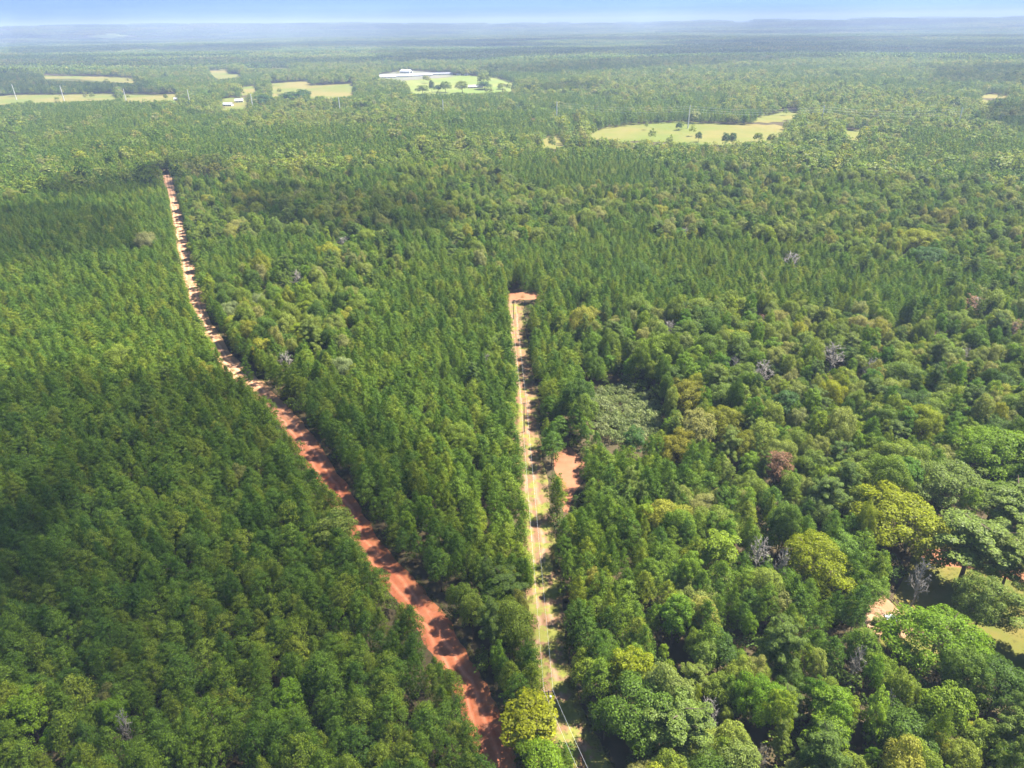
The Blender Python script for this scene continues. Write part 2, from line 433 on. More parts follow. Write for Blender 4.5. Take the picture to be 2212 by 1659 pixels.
SHEETS = [  # name, outline, material, z, label
    ('clearing', [(1196, 968), (1226, 966), (1262, 1000), (1262, 1040), (1240, 1070), (1226, 1105), (1210, 1105), (1210, 1050), (1200, 1010)], 'redsoil', .03, 'bare orange soil opening between the pines right of the power line'),
    ('clearing', [(1096, 650), (1098, 632), (1172, 630), (1178, 645)], 'redsoil', .014, 'bare orange soil where the cleared strip ends against dark trees'),
    ('clearing', [(1225, 690), (1232, 680), (1258, 684), (1262, 697), (1240, 700)], 'redsoil', .03, 'tiny bare soil gap among the trees beyond the cleared strip'),
    ('turnout', [(925, 1320), (955, 1318), (975, 1345), (985, 1400), (960, 1390)], 'road', .016, 'red clay turnout widening the dirt road'),
    ('lawn', [(1930, 1290), (1975, 1205), (2040, 1170), (2280, 1180), (2330, 1500), (2120, 1480), (2010, 1430), (1900, 1400)], 'lawn', .02, 'dry yellow lawn in the yard among the trees'),
    ('bare_ground', [(1985, 1212), (2006, 1186), (2040, 1188), (2090, 1205), (2180, 1218), (2290, 1262), (2250, 1280), (2130, 1232), (2040, 1222)], 'redsoil', .026, 'bare orange soil at the wooded edge of the yard'),
    ('bare_ground', [(1858, 1338), (1874, 1312), (1911, 1284), (1946, 1316), (1948, 1345), (1975, 1352), (1985, 1368), (1950, 1378), (1885, 1368)], 'pad', .032, 'pale sandy patch inside the rail fence'),
    ('field', [(1245, 296), (1300, 281), (1362, 271), (1451, 266), (1690, 273), (1692, 284), (1680, 302), (1550, 312), (1400, 304), (1275, 298)], 'field', .25, 'broad yellow green hay field beyond the woods'),
    ('field', [(1168, 300), (1212, 298), (1216, 318), (1170, 320)], 'field', .25, 'small dry field corner left of the hay field'),
    ('field', [(1626, 258), (1661, 249), (1706, 239), (1728, 245), (1706, 262), (1634, 264)], 'field', .25, 'tan pasture rise behind the hay field'),
    ('field', [(1822, 282), (1878, 285), (1878, 298), (1822, 296)], 'field', .25, 'narrow tan field strip right of the tall pale pole'),
    ('field', [(1948, 207), (1990, 208), (2026, 207), (2026, 211), (1980, 212), (1948, 211)], 'field', .25, 'thin dry field strip among round trees'),
    ('field', [(2112, 206), (2140, 204), (2178, 208), (2176, 216), (2150, 213), (2128, 224), (2116, 222), (2122, 212)], 'field', .25, 'dry field glimpsed between round trees near the photo edge'),
    ('field', [(93, 164), (200, 165), (288, 169), (293, 180), (97, 174)], 'field', .25, 'long thin tan field in front of a dark treeline'),
    ('field', [(-40, 214), (20, 206), (70, 204), (72, 216), (0, 228), (-40, 228)], 'field', .25, 'tan field at the far left edge by a pale pole'),
    ('field', [(72, 205), (150, 205), (252, 202), (252, 216), (72, 222)], 'field', .25, 'tan field strip between two pale poles'),
    ('field', [(262, 203), (330, 205), (385, 203), (386, 220), (264, 218)], 'field', .25, 'tan field strip with one tree standing in it'),
    ('field', [(476, 216), (500, 211), (538, 214), (534, 234), (478, 238)], 'field', .25, 'yellow yard around two small white houses'),
    ('field', [(518, 190), (552, 185), (556, 200), (520, 206)], 'field', .25, 'small yellow field corner among dark trees'),
    ('field', [(584, 181), (640, 177), (668, 176), (672, 198), (612, 206), (588, 212)], 'field', .25, 'pale green pasture behind a clump of trees'),
    ('field', [(668, 186), (720, 183), (764, 181), (762, 208), (700, 214), (670, 214)], 'field', .25, 'tan pasture beside the pale green one'),
    ('field', [(446, 153), (494, 152), (494, 160), (520, 161), (520, 166), (470, 172)], 'field', .25, 'tan field below the distant farmyard'),
    ('field', [(472, 140), (486, 138), (488, 153), (474, 153)], 'field', .26, 'short tan drive leading to the distant farmyard'),
    ('field', [(530, 142), (575, 142), (622, 145), (622, 150), (575, 148), (530, 148)], 'field', .25, 'thin pale field strip beside the distant farmyard'),
    ('field', [(874, 174), (878, 169), (907, 170), (978, 163), (1021, 164), (1079, 170), (1114, 183), (1105, 198), (986, 203), (935, 203), (890, 202)], 'farmfield', .25, 'bright yellow green field in front of the poultry houses'),
    ('yard', [(815, 169), (820, 161), (866, 154), (890, 153), (975, 160), (975, 166), (912, 171), (874, 175)], 'yard', .5, 'pale gravel yard around the long poultry houses'),
    ('field', [(190, 80), (215, 75), (260, 74), (300, 77), (312, 81), (250, 84)], 'farmfield', 1.5, 'faint pale field on the hazy far hills'),
]
EXCL = []          # outlines that no crown may cover
for nm, px, mt, z, lb in SHEETS:
    sheet(nm, px, M[mt], z, lb, {'turnout': 'road', 'lawn': 'grass', 'yard': 'yard'}.get(nm, nm.replace('_', ' ')), jag=(1.6 if px[0][1] > 400 else 26 if px[0][1] > 100 else 0), grow=(0 if px[0][1] > 400 else 14 if nm == 'field' else 6))
    if mt != 'road': EXCL.append((nm, px))
EXCL.append(('scrub', [(1270, 878), (1292, 848), (1345, 840), (1415, 864), (1425, 925), (1392, 950), (1330, 955), (1268, 930)]))
SCRUB = [(1262, 880), (1290, 845), (1345, 838), (1420, 862), (1428, 930), (1395, 950), (1330, 958), (1262, 935)]

# ------------------------------------------------------------------ tree meshes
def quads(C0, N, size, aspect=1.0, rg=rng):
    """one leaf clump = one diamond; C0 centres, N normals"""
    n = len(C0)
    N = N / np.maximum(np.linalg.norm(N, axis=1, keepdims=True), 1e-6)
    t = rg.normal(size=(n, 3)); t -= N * (t * N).sum(1, keepdims=True); t /= np.linalg.norm(t, axis=1, keepdims=True)
    b = np.cross(N, t)
    s = (size * (.65 + .7 * rg.random(n)))[:, None] * .5
    V = np.stack([C0 + t * s, C0 + b * s * aspect, C0 - t * s, C0 - b * s * aspect], 1).reshape(-1, 3)
    F = np.arange(4 * n).reshape(n, 4)
    return V, F

def sph(n, rg=rng):
    d = rg.normal(size=(n, 3)); return d / np.linalg.norm(d, axis=1, keepdims=True)

def lobed(lobes, per, size, outc, rg=rng, aspect=.8, nj=.45, upb=.25, flat=1.0):
    Cs, Ns = [], []
    for (c, r) in lobes:
        c = np.array(c); n = int(per * (r * r))
        d = sph(n, rg); d[:, 2] = np.where(d[:, 2] < -.35, -d[:, 2], d[:, 2])
        rad = r * (.72 + .33 * rg.random(n)) [:, None]
        sc = np.array([1, 1, flat])
        p = c + d * rad * sc
        o = p - outc; o /= np.maximum(np.linalg.norm(o, axis=1, keepdims=True), 1e-6)
        nrm = d * .75 + o * .5 + rg.normal(size=(n, 3)) * nj + np.array([0, 0, upb])
        Cs.append(p); Ns.append(nrm)
    return quads(np.concatenate(Cs), np.concatenate(Ns), size, aspect, rg)

def oak_mesh(name, Rr, H, ch, nl, leaf, per, mat, seed, squash=1.0, lobr=(.26, .42)):
    """rounded crown built of clumps; Rr crown radius, H height, ch crown depth"""
    rg = np.random.default_rng(seed)
    cz = H - ch * .52
    lobes = []
    ang = rg.random() * 6.28
    ex = 1 + (rg.random() - .5) * .35
    for i in range(nl):
        z = 1 - (i + .5) / nl * 1.45
        r = math.sqrt(max(0, 1 - min(1, z * z)))
        a = ang + i * 2.39996 + rg.normal() * .25
        k = .70 + rg.random() * .22
        lr = Rr * (lobr[0] + (lobr[1] - lobr[0]) * rg.random())
        k *= 1 + (rg.random() - .5) * .3
        p = (math.cos(a) * r * Rr * k * ex, math.sin(a) * r * Rr * k / ex, cz + z * ch * .5 * k)
        lobes.append((p, lr))
    lobes.append(((0, 0, cz), Rr * .55))
    V, F = lobed(lobes, per, leaf, np.array([0, 0, cz - ch * .2]), rg, flat=squash)
    return np_mesh(name, V, F, mat)

def pine_mesh(name, Rr, H, ch, tufts, per, leaf, mat, seed, pw=1.5):
    """young plantation pine: rounded cone of upturned needle tufts in whorls"""
    rg = np.random.default_rng(seed)
    Cs, Ns = [], []
    tops = []
    for i in range(tufts):
        t = (i + .5) / tufts
        q = t ** .75                                   # 0 at the top
        prof = (1 - (1 - q) ** pw) * (1 - .25 * max(0, (q - .7) / .3))
        rr = Rr * prof * (.78 + .34 * rg.random()) + .12
        a = i * 2.39996 + rg.normal() * .2
        tops.append((math.cos(a) * rr, math.sin(a) * rr, H - .3 - q * ch * .95 + rg.normal() * .12, .46 + .36 * rg.random() + .14 * q))
    for k in range(int(tufts * .5)):                   # inner shoots
        q = rg.random(); prof = (1 - (1 - q) ** pw); a = rg.random() * 6.28; rr = Rr * prof * .55 * rg.random() ** .5
        tops.append((math.cos(a) * rr, math.sin(a) * rr, H - .8 - q * ch * .8, .55))
    for x, y, z, r in tops:
        d = sph(per, rg); d[:, 2] = np.abs(d[:, 2]) * .9 + .05 * rg.normal(size=per)
        p = np.array([x, y, z]) + d * r * (.6 + .5 * rg.random(per))[:, None]
        o = np.array([x, y, .0]); o = o / max(np.hypot(x, y), .3)
        nrm = d * .8 + o * .45 + rg.normal(size=(per, 3)) * .4 + np.array([0, 0, .25])
        Cs.append(p); Ns.append(nrm)
    V, F = quads(np.concatenate(Cs), np.concatenate(Ns), leaf, .55, rg)
    return np_mesh(name, V, F, mat)

def bigpine_mesh(name, Rr, H, ch, limbs, leaf, per, mat, seed):
    """old pine: plate-like clumps on long limbs, dark gaps between"""
    rg = np.random.default_rng(seed)
    lobes = []
    for i in range(limbs):
        q = (i + .3) / limbs
        prof = math.sin(min(1, .25 + q * .9) * math.pi * .62)
        a = i * 2.39996 + rg.normal() * .3
        L = Rr * prof * (.8 + .35 * rg.random())
        z = H - 1.2 - q * ch
        n = 2 + int(L > 2.2) + int(L > 4)
        for k in range(n):
            f = (k + 1) / n
            lobes.append(((math.cos(a) * L * f + rg.normal() * .3, math.sin(a) * L * f + rg.normal() * .3, z + .5 * f + rg.normal() * .25), (1.25 - .35 * f) * (.8 + .4 * rg.random()) * Rr / 5))
    V, F = lobed(lobes, per, leaf, np.array([0, 0, H - ch]), rg, aspect=.6, flat=.55, upb=.4)
    return np_mesh(name, V, F, mat)

def trunk_mesh(name, H, r, mat, seed, limbs=4, spread=2.0, lean=.02, h0=.35):
    rg = np.random.default_rng(seed)
    mb = MB()
    pts = [(0, 0, -.6), (0, 0, .4)]
    for k in range(1, 6):
        pts.append((rg.normal() * lean * H * k / 5, rg.normal() * lean * H * k / 5, H * k / 5 * .93))
    rad = [r * 1.25] + [r * (1 - .85 * k / 5) for k in range(6)]
    mb.tube(pts, rad, 6)
    for k in range(limbs):
        z = H * (h0 + .5 * (k + .5) / limbs); a = k * 2.4 + rg.random()
        L = spread * (.6 + .5 * rg.random())
        mb.tube([(0, 0, z), (math.cos(a) * L * .5, math.sin(a) * L * .5, z + L * .35), (math.cos(a) * L, math.sin(a) * L, z + L * .8)], [r * .4, r * .28, r * .1], 4)
    me = bpy.data.meshes.new(name); me.from_pydata(mb.v, [], mb.f); me.materials.append(mat); me.update()
    return me

def bare_mesh(name, H, Rr, mat, seed, nb=16, sub=7, top=.3):
    """dead tree: bare limbs that fork twice"""
    rg = np.random.default_rng(seed); mb = MB()
    trunk = [Vector((0, 0, 0))]
    for k in range(1, 6): trunk.append(Vector((rg.normal() * .25, rg.normal() * .25, H * .8 * k / 5)))
    mb.tube([(0, 0, -.5)] + trunk[1:], [.22, .2, .17, .14, .11, .07], 5)
    for i in range(nb):
        q = top + (1 - top) * (i + .5) / nb
        b = trunk[1] .lerp(trunk[5], q)
        a = i * 2.4 + rg.random() * .6
        L = Rr * (.7 + .45 * rg.random()) * (1.15 - q * .45)
        el = .45 + q * .75
        d = Vector((math.cos(a) * math.cos(el), math.sin(a) * math.cos(el), math.sin(el)))
        e = b + d * L; m = b.lerp(e, .5) + Vector(rg.normal(size=3)) * .12 * L
        mb.tube([b, m, e], [.10, .07, .04], 4, False)
        for j in range(sub):
            f = .3 + .7 * (j + rg.random()) / sub
            s = b.lerp(m, f * 2) if f < .5 else m.lerp(e, f * 2 - 1)
            dd = (d + Vector(rg.normal(size=3)) * .75).normalized(); l2 = L * (.25 + .25 * rg.random())
            t = s + dd * l2
            mb.tube([s, t], [.045, .022], 3, False)
            for _ in range(3):
                s2 = s.lerp(t, .3 + .7 * rg.random()); d3 = (dd + Vector(rg.normal(size=3)) * .8).normalized()
                mb.tube([s2, s2 + d3 * l2 * .5], [.034, .016], 3, False)
    me = bpy.data.meshes.new(name); me.from_pydata([tuple(v) for v in mb.v], [], mb.f); me.materials.append(mat); me.update()
    return me

# kinds: every entry = (crown mesh, trunk mesh, crown radius, height)
P = {}
P['pine'] = []
for i in range(12):
    Rr = 2.3 + .6 * ((i * 37) % 5) / 4; H = 12.0 + .5 * (i % 4)
    P['pine'].append((pine_mesh('pine_crown', Rr, H, 7.6 + .5 * (i % 3), 56, 60, .26, M['pine'], 100 + i, 1.9 + .6 * (i % 3)), trunk_mesh('pine_trunk', H, .14, M['bark'], i, 3, 1.2), Rr, H))
P['oldpine'] = []
for i in range(5):
    Rr = 4.4 + .5 * (i % 3); H = 18 + (i % 3)
    P['oldpine'].append((bigpine_mesh('old_pine_crown', Rr, H, 10.5, 30, .30, 180, M['oldpine'], 200 + i), trunk_mesh('old_pine_trunk', H, .3, M['bark'], 20 + i, 9, 3.2, .01, .45), Rr, H))
P['oak'] = []
for i in range(9):
    Rr = 3.6 + .6 * (i % 4); H = 12.5 + .8 * (i % 3)
    P['oak'].append((oak_mesh('oak_crown', Rr, H, 8.5 + (i % 3), 22 + 4 * (i % 3), .28, 155, M['oak'], 300 + i), trunk_mesh('oak_trunk', H * .8, .24, M['bark'], 40 + i, 6, Rr * .6), Rr, H))
P['gum'] = []
for i in range(5):
    Rr = 2.8 + .3 * (i % 3); H = 14 + .6 * (i % 3)
    P['gum'].append((oak_mesh('sweetgum_crown', Rr, H, 11, 34, .27, 205, M['gum'], 400 + i, .9, (.22, .34)), trunk_mesh('sweetgum_trunk', H * .9, .18, M['bark'], 60 + i, 6, 1.5), Rr, H))
P['bush'] = []
for i in range(5):
    Rr = 1.9 + .3 * (i % 3); H = 4.6 + .5 * (i % 3)
    P['bush'].append((oak_mesh('bush_crown', Rr, H, 4.2, 10, .42, 45, M['under'], 500 + i), None, Rr, H))
P['scrub'] = []
for i in range(5):
    Rr = 1.6 + .3 * (i % 3); H = 2.3 + .4 * (i % 3)
    P['scrub'].append((oak_mesh('scrub_crown', Rr, H, 2.2, 9, .32, 75, M['shrub'], 520 + i), trunk_mesh('scrub_stem', 1.2, .06, M['bark'], 70 + i, 3, .5), Rr, H))
P['bigoak'] = []
for i in range(5):
    Rr = 6.6; H = 15
    P['bigoak'].append((oak_mesh('big_crown', Rr, H, 13.2, 60, .27, 150, M['oak'], 560 + i, 1, (.16, .27)), trunk_mesh('big_trunk', H * .8, .34, M['bark'], 90 + i, 7, Rr * .6), Rr, H))
P['fieldtree'] = [(oak_mesh('field_tree_crown', 4.6, 12, 11.0, 22, .5, 60, M['oak'], 580 + i), trunk_mesh('field_tree_trunk', 8, .25, M['bark'], 98 + i, 4, 2), 4.6, 12) for i in range(5)]
P['weed'] = [(oak_mesh('weed', 1.6, 1.6, 1.6, 6, .3, 30, M['weeds'], 540 + i), None, 1.6, 1.6) for i in range(3)]
# lighter versions for the middle distance
P['pinef'] = [(pine_mesh('pine_far', 2.3, 12.5, 10.5, 26, 9, .8, M['pine'], 600 + i, 2.2), None, 2.3, 12.5) for i in range(6)]
P['oakf'] = [(oak_mesh('oak_far', 4.6, 13, 12, 18, .95, 11, M['oak'], 620 + i), None, 4.6, 13) for i in range(7)]

# ------------------------------------------------------------------ where the trees stand
def grid(x0, x1, y0, y1, s, jit, ang=0.0):
    n = int(math.hypot(x1 - x0, y1 - y0) / s) + 2
    a, b = np.meshgrid(np.arange(-n, n) * s, np.arange(-n, n) * s)
    a = a + (np.arange(2 * n) % 2)[:, None] * s * .5
    a = a.ravel() + rng.uniform(-jit, jit, a.size) * s; b = b.ravel() + rng.uniform(-jit, jit, b.size) * s
    cx, cyy = (x0 + x1) / 2, (y0 + y1) / 2
    x = cx + a * math.cos(ang) - b * math.sin(ang); y = cyy + a * math.sin(ang) + b * math.cos(ang)
    k = (x > x0) & (x < x1) & (y > y0) & (y < y1)
    return x[k], y[k]

def in_sector(x, y, d0, d1, marg=26):
    d = np.hypot(x, y)
    k = (d >= d0) & (d < d1)
    u, v, w = proj(x, y, np.full(x.shape, 9.0))
    m = marg * FPX / np.maximum(w, 30) + 30
    return k & (u > -m) & (u < W0 + m) & (v < H0 + m * 1.6) & (y > 5)

PX_PINE = [  # outlines (image frame, at ground level) of the pine stands
    [(-900, 330), (0, 300), (60, 310), (230, 330), (345, 375), (366, 420), (392, 520), (416, 620), (455, 728), (525, 812), (625, 912), (706, 1030), (765, 1130), (855, 1250), (943, 1365), (1022, 1505), (1085, 1760), (1000, 3000), (-3000, 3000)],
    [(416, 560), (600, 540), (760, 560), (900, 590), (1080, 600), (1120, 690), (1140, 850), (1140, 940), (1160, 1130), (1180, 1300), (1200, 1500), (1290, 1700), (1400, 2600), (1085, 1900), (1022, 1505), (943, 1365), (855, 1250), (765, 1130), (706, 1030), (625, 912), (525, 812), (455, 728)],
    [(1110, 640), (1180, 640), (1230, 690), (1250, 800), (1240, 930), (1200, 960), (1215, 1100), (1300, 1120), (1400, 1210), (1460, 1330), (1400, 1450), (1300, 1700), (1240, 1500), (1180, 1300), (1160, 1130), (1140, 940), (1140, 850)],
    [(1050, 560), (1350, 540), (1700, 560), (2050, 640), (2000, 740), (1800, 700), (1600, 690), (1400, 720), (1250, 680), (1100, 640)],
    [(1040, 350), (1300, 335), (1420, 370), (1400, 430), (1200, 440), (1080, 410)],
    [(1180, 960), (1300, 960), (1520, 1000), (1560, 1080), (1450, 1130), (1230, 1110)],
]
GP = [[unproj(max(-2600, u), v)[:2] for u, v in p] for p in PX_PINE]
HARDPATCH = [[unproj(u, v)[:2] for u, v in p] for p in (
    [(470, 660), (560, 600), (700, 610), (820, 650), (800, 760), (740, 830), (600, 830), (520, 760)],
    [(590, 930), (640, 900), (690, 960), (660, 990)], [(700, 560), (900, 590), (900, 650), (740, 640)],
    [(1010, 1290), (1140, 1330), (1150, 1470), (1060, 1500), (985, 1380)])]

def stand(x, y):
    """share of pine at each point, 0..1"""
    s = np.zeros(x.shape)
    for g in GP: s = np.maximum(s, inpoly(x, y, g) * .97)
    for g in HARDPATCH: s = np.where(inpoly(x, y, g), .35, s)
    base = np.clip((vnoise(x / 60, y / 60, 21) - .5) * 3 + .22, .04, .7)
    d = np.hypot(x, y)
    farp = np.clip((vnoise(x / 240, y / 120, 22) - .5) * 9 + .4, .03, .95)
    s = np.where(s < .3, np.where(d > 650, farp, base), s)
    return s

def blocked(x, y, h, r, soft=.55):
    """true where a tree would stand on the roads and openings or hide them from the air"""
    b = polydist(x, y, ROAD) < 2.4 + r * .62
    b |= polydist(x, y, COR) < 2.9 + r * .62
    b |= (polydist(x - .9, y, ROAD) < 2.4 + r * .62)  | (polydist(x - .8, y, COR) < 2.9 + r * .62)   # the sides where the sun comes from stay a little wider
    z = height(x, y)
    for f in (0, .45, .85):
        u, v, w = proj(x, y, z + h * f)
        pr0 = r * FPX / w * soft * (1 if f > .3 else .4)
        for nm, px in EXCL:
            xs = [p[0] for p in px]; ys = [p[1] for p in px]
            k = (u > min(xs) - 40) & (u < max(xs) + 40) & (v > min(ys) - 40) & (v < max(ys) + 40)
            pr = pr0 * {'clearing': .7, 'scrub': .5, 'field': .35, 'yard': .35}.get(nm, 1)
            if k.any():
                kk = np.where(k)[0]
                hit = inpoly(u[kk], v[kk], px)
                for du in ((-1,) if nm == 'clearing' else (-1, 1)): hit |= inpoly(u[kk] + du * pr[kk], v[kk], px)
                if f > 0 and nm in ('clearing', 'scrub'): hit |= inpoly(u[kk], v[kk] - pr[kk], px)
                b[kk] |= hit
    # crowns must not lean over the visible band of the two strips
    for f in (.6, .9):
        u, v, w = proj(x, y, z + h * f)
        for line, wm in ((ROADPX, .2), (CORPX, .8)):
            b |= polydist(u, v, line) < (wm + r * .62) * FPX / w
    return b

T = []   # kind, idx, x, y, scale_w, scale_h, yaw
def add(kind, x, y, sw, sh):
    n = len(x)
    idx = rng.integers(0, len(P[kind]), n)
    T.extend(zip([kind] * n, idx.tolist(), np.asarray(x).tolist(), np.asarray(y).tolist(), np.broadcast_to(sw, n).tolist(), np.broadcast_to(sh, n).tolist(), (rng.random(n) * 6.2832).tolist()))

# hand-placed trees: crown centre in the picture, crown width in the picture
SPECIAL = []
def special(kind, u, v, wpx, H, label, cat='tree', mat=None, group=None):
    """crown centre at pixel (u, v), crown wpx pixels wide, total height H"""
    idx = len(SPECIAL) % len(P[kind]) if kind in P else 0
    if kind in ('oak', 'gum') and 450 < v < 1450 and 8 < H < 14: H += 2.2
    zc = H * .7
    x, y, _ = unproj(u, v, zc)
    for _i in range(3):
        g = float(height(x, y)); x, y, _ = unproj(u, v, g + zc)
    g = float(height(x, y))
    _, _, w = proj(np.array([x]), np.array([y]), np.array([g + zc]))
    if kind == 'oak' and wpx * float(w[0]) / FPX / 2 > 4.6: kind = 'bigoak'; idx = len(SPECIAL) % 5
    SPECIAL.append(dict(kind=kind, x=x, y=y, z=g, r=wpx * float(w[0]) / FPX / 2, H=H, label=label, cat=cat, mat=mat, u=u, v=v, idx=idx, group=group))

S = special
S('oak', 1768, 1200, 150, 15, 'bright yellow green round oak just left of the sandy patch, most vivid crown there', mat='yellow')
S('oak', 1945, 1112, 200, 16, 'broad yellow olive oak with bare grey twigs showing on its near side', mat='yellow')
S('oak', 1994, 905, 92, 13, 'golden yellow domed tree standing above its green neighbours at the right', mat='yellow')
S('oak', 1490, 850, 104, 12, 'wide olive green spreading tree at the upper edge of the pale scrub', mat='olive')
S('oak', 1562, 908, 92, 12, 'olive tree with orange tinged top beside the pale scrub', mat='olive')
S('oak', 1462, 958, 84, 11, 'low olive tree at the lower right corner of the pale scrub', mat='olive')
S('oak', 1610, 960, 70, 11, 'small olive tree with orange tips beyond the pale scrub', mat='olive')
S('oak', 1795, 848, 56, 11, 'small yellow green tree in the middle of the hardwoods', mat='yellow')
S('gum', 1140, 1545, 128, 12.5, 'yellow green lobed tree beside the nearest power pole', mat='yellow')
S('oak', 1172, 1640, 100, 10, 'bright green tree at the bottom edge left of the power wires', mat='bright')
S('oak', 2030, 1368, 190, 15, 'large bright green leafy tree right of the sandy patch', mat='bright')
S('oak', 2150, 965, 150, 17, 'very large rich green tree at the right edge above the old pines', mat='bright')
S('oak', 2052, 1035, 150, 15, 'dense rounded dark pine left of the two old pines by the yard', mat='oldpine')
S('oldpine', 2108, 1165, 165, 20, 'tall old pine with layered limbs over the dark corner of the yard')
S('oldpine', 2195, 1195, 120, 20, 'tall old pine cut by the right edge of the photo above the yard')
S('oldpine', 2190, 1090, 130, 19, 'old spreading pine by the right edge behind the layered pine')
S('oak', 2133, 1290, 118, 13, 'grey green rounded yard tree standing alone on the dry lawn', mat='oldpine')
S('oak', 2165, 1475, 150, 13, 'pale green tree at the right edge below the shaded lawn')
S('oak', 1983, 512, 88, 13, 'yellow green dome right beside a much darker round tree', mat='yellow')
S('oak', 2002, 552, 84, 12, 'very dark green round tree just below the yellow green dome', mat='darkoak')
S('gum', 50, 1532, 74, 15, 'bright lime green tree in the dark pines near the bottom left corner', mat='bright')
S('gum', 118, 1600, 46, 11, 'small lime green tree below the taller lime one near the bottom left', mat='bright')
S('gum', 245, 1540, 60, 12, 'lime green tree among dark pines with a grey dead top beside it', mat='bright')
S('gum', 622, 1500, 66, 12, 'bright green sweetgum among the dark pines left of the road, largest one', mat='bright')
S('gum', 600, 1560, 46, 12, 'narrow bright green sweetgum under the largest one left of the road', mat='bright')
S('gum', 882, 1130, 34, 14, 'narrow lime green spire between the road and the cleared strip', mat='bright')
S('gum', 918, 1100, 36, 13, 'lime green clumpy tree behind the narrow spire between road and strip', mat='bright')
S('gum', 1385, 1450, 80, 15, 'tall yellow green tree right of the lower cleared strip', mat='yellow')
S('gum', 1350, 1440, 70, 15, 'yellow green tree touching its taller twin right of the lower strip', mat='yellow')
S('oldpine', 1470, 1560, 150, 17, 'broad light green pine near the bottom edge right of the power wires')
S('gum', 1555, 1180, 80, 15, 'tall mid green tree right of the pine strip in the middle')
S('oak', 1640, 1500, 110, 13, 'big yellow green tree at the bottom right of centre', mat='bright')
S('oak', 740, 792, 62, 11, 'pale olive round tree right of the road beyond the first bend', mat='olive2')
S('oak', 560, 650, 50, 10, 'pale round tree just right of the road at its middle bend', mat='olive2')
S('oak', 497, 670, 42, 10, 'small pale grey green tree touching the right side of the road', mat='olive2')
S('oak', 1700, 870, 60, 12, 'dark round oak in the hardwoods above the olive trees', mat='darkoak')
S('gum', 1370, 950, 50, 12, 'dark green spire at the lower edge of the pale scrub', mat='darkoak')
S('oldpine', 2300, 1335, 170, 19, 'old pine just outside the right edge shading the lower lawn')
S('oak', 2085, 1440, 110, 12, 'mid green tree below the large bright green one by the lawn')
# pasture and field trees, far away
S('fieldtree', 1467, 270, 14, 9, 'single dark tree standing in the hay field near its far edge', mat='darkoak')
S('fieldtree', 1510, 291, 14, 11, 'small tree standing up in front of the hay field', mat='darkoak')
S('fieldtree', 1569, 296, 18, 13, 'dark pine pair member in front of the hay field, the one on the left', mat='darkoak')
S('fieldtree', 1583, 295, 17, 13, 'dark pine pair member in front of the hay field, the one on the right', mat='darkoak')
S('fieldtree', 1639, 293, 20, 10, 'rounded tree at the near side of the hay field right of the pine pair')
S('fieldtree', 1668, 296, 20, 12, 'taller rounded tree at the right end of the hay field')
S('fieldtree', 357, 207, 9, 10, 'single round tree in the tan field strip')
S('fieldtree', 932, 182, 12, 22, 'tall narrow dark tree in the bright field near the poultry houses', mat='darkoak')
S('fieldtree', 912, 190, 26, 16, 'broad low tree left of the tall narrow one in the bright field')
S('fieldtree', 962, 183, 26, 20, 'tall round grey green tree in the middle of the bright field')
S('fieldtree', 946, 188, 18, 13, 'dark round tree between two taller ones in the bright field', mat='darkoak')
S('fieldtree', 998, 182, 30, 22, 'tall dark pine in the bright field left of the small house')
S('fieldtree', 1044, 166, 26, 24, 'tall pale tree at the back of the bright field')
S('fieldtree', 1046, 182, 34, 14, 'wide dark tree clump beside the small house in the bright field', mat='darkoak')
S('fieldtree', 1085, 184, 22, 11, 'small pale tree at the right end of the bright field')
S('fieldtree', 630, 206, 60, 18, 'large dark tree in front of the pale green pasture', mat='darkoak')
S('fieldtree', 565, 212, 46, 20, 'large dark tree left of the pale green pasture behind a pale pole', mat='darkoak')
S('fieldtree', 655, 200, 34, 16, 'dark tree between the pale green pasture and the tan one', mat='darkoak')
S('fieldtree', 690, 212, 26, 12, 'light green tree at the lower edge of the tan pasture')
S('gum', 1899, 1345, 34, 7, 'grey green sapling growing on the sandy patch in front of the white sheet', mat='oldpine')
S('oak', 1872, 1378, 46, 7, 'bushy small tree at the lower left edge of the sandy patch')
S('gum', 1925, 1372, 40, 6, 'small leafy bush at the near edge of the sandy patch')
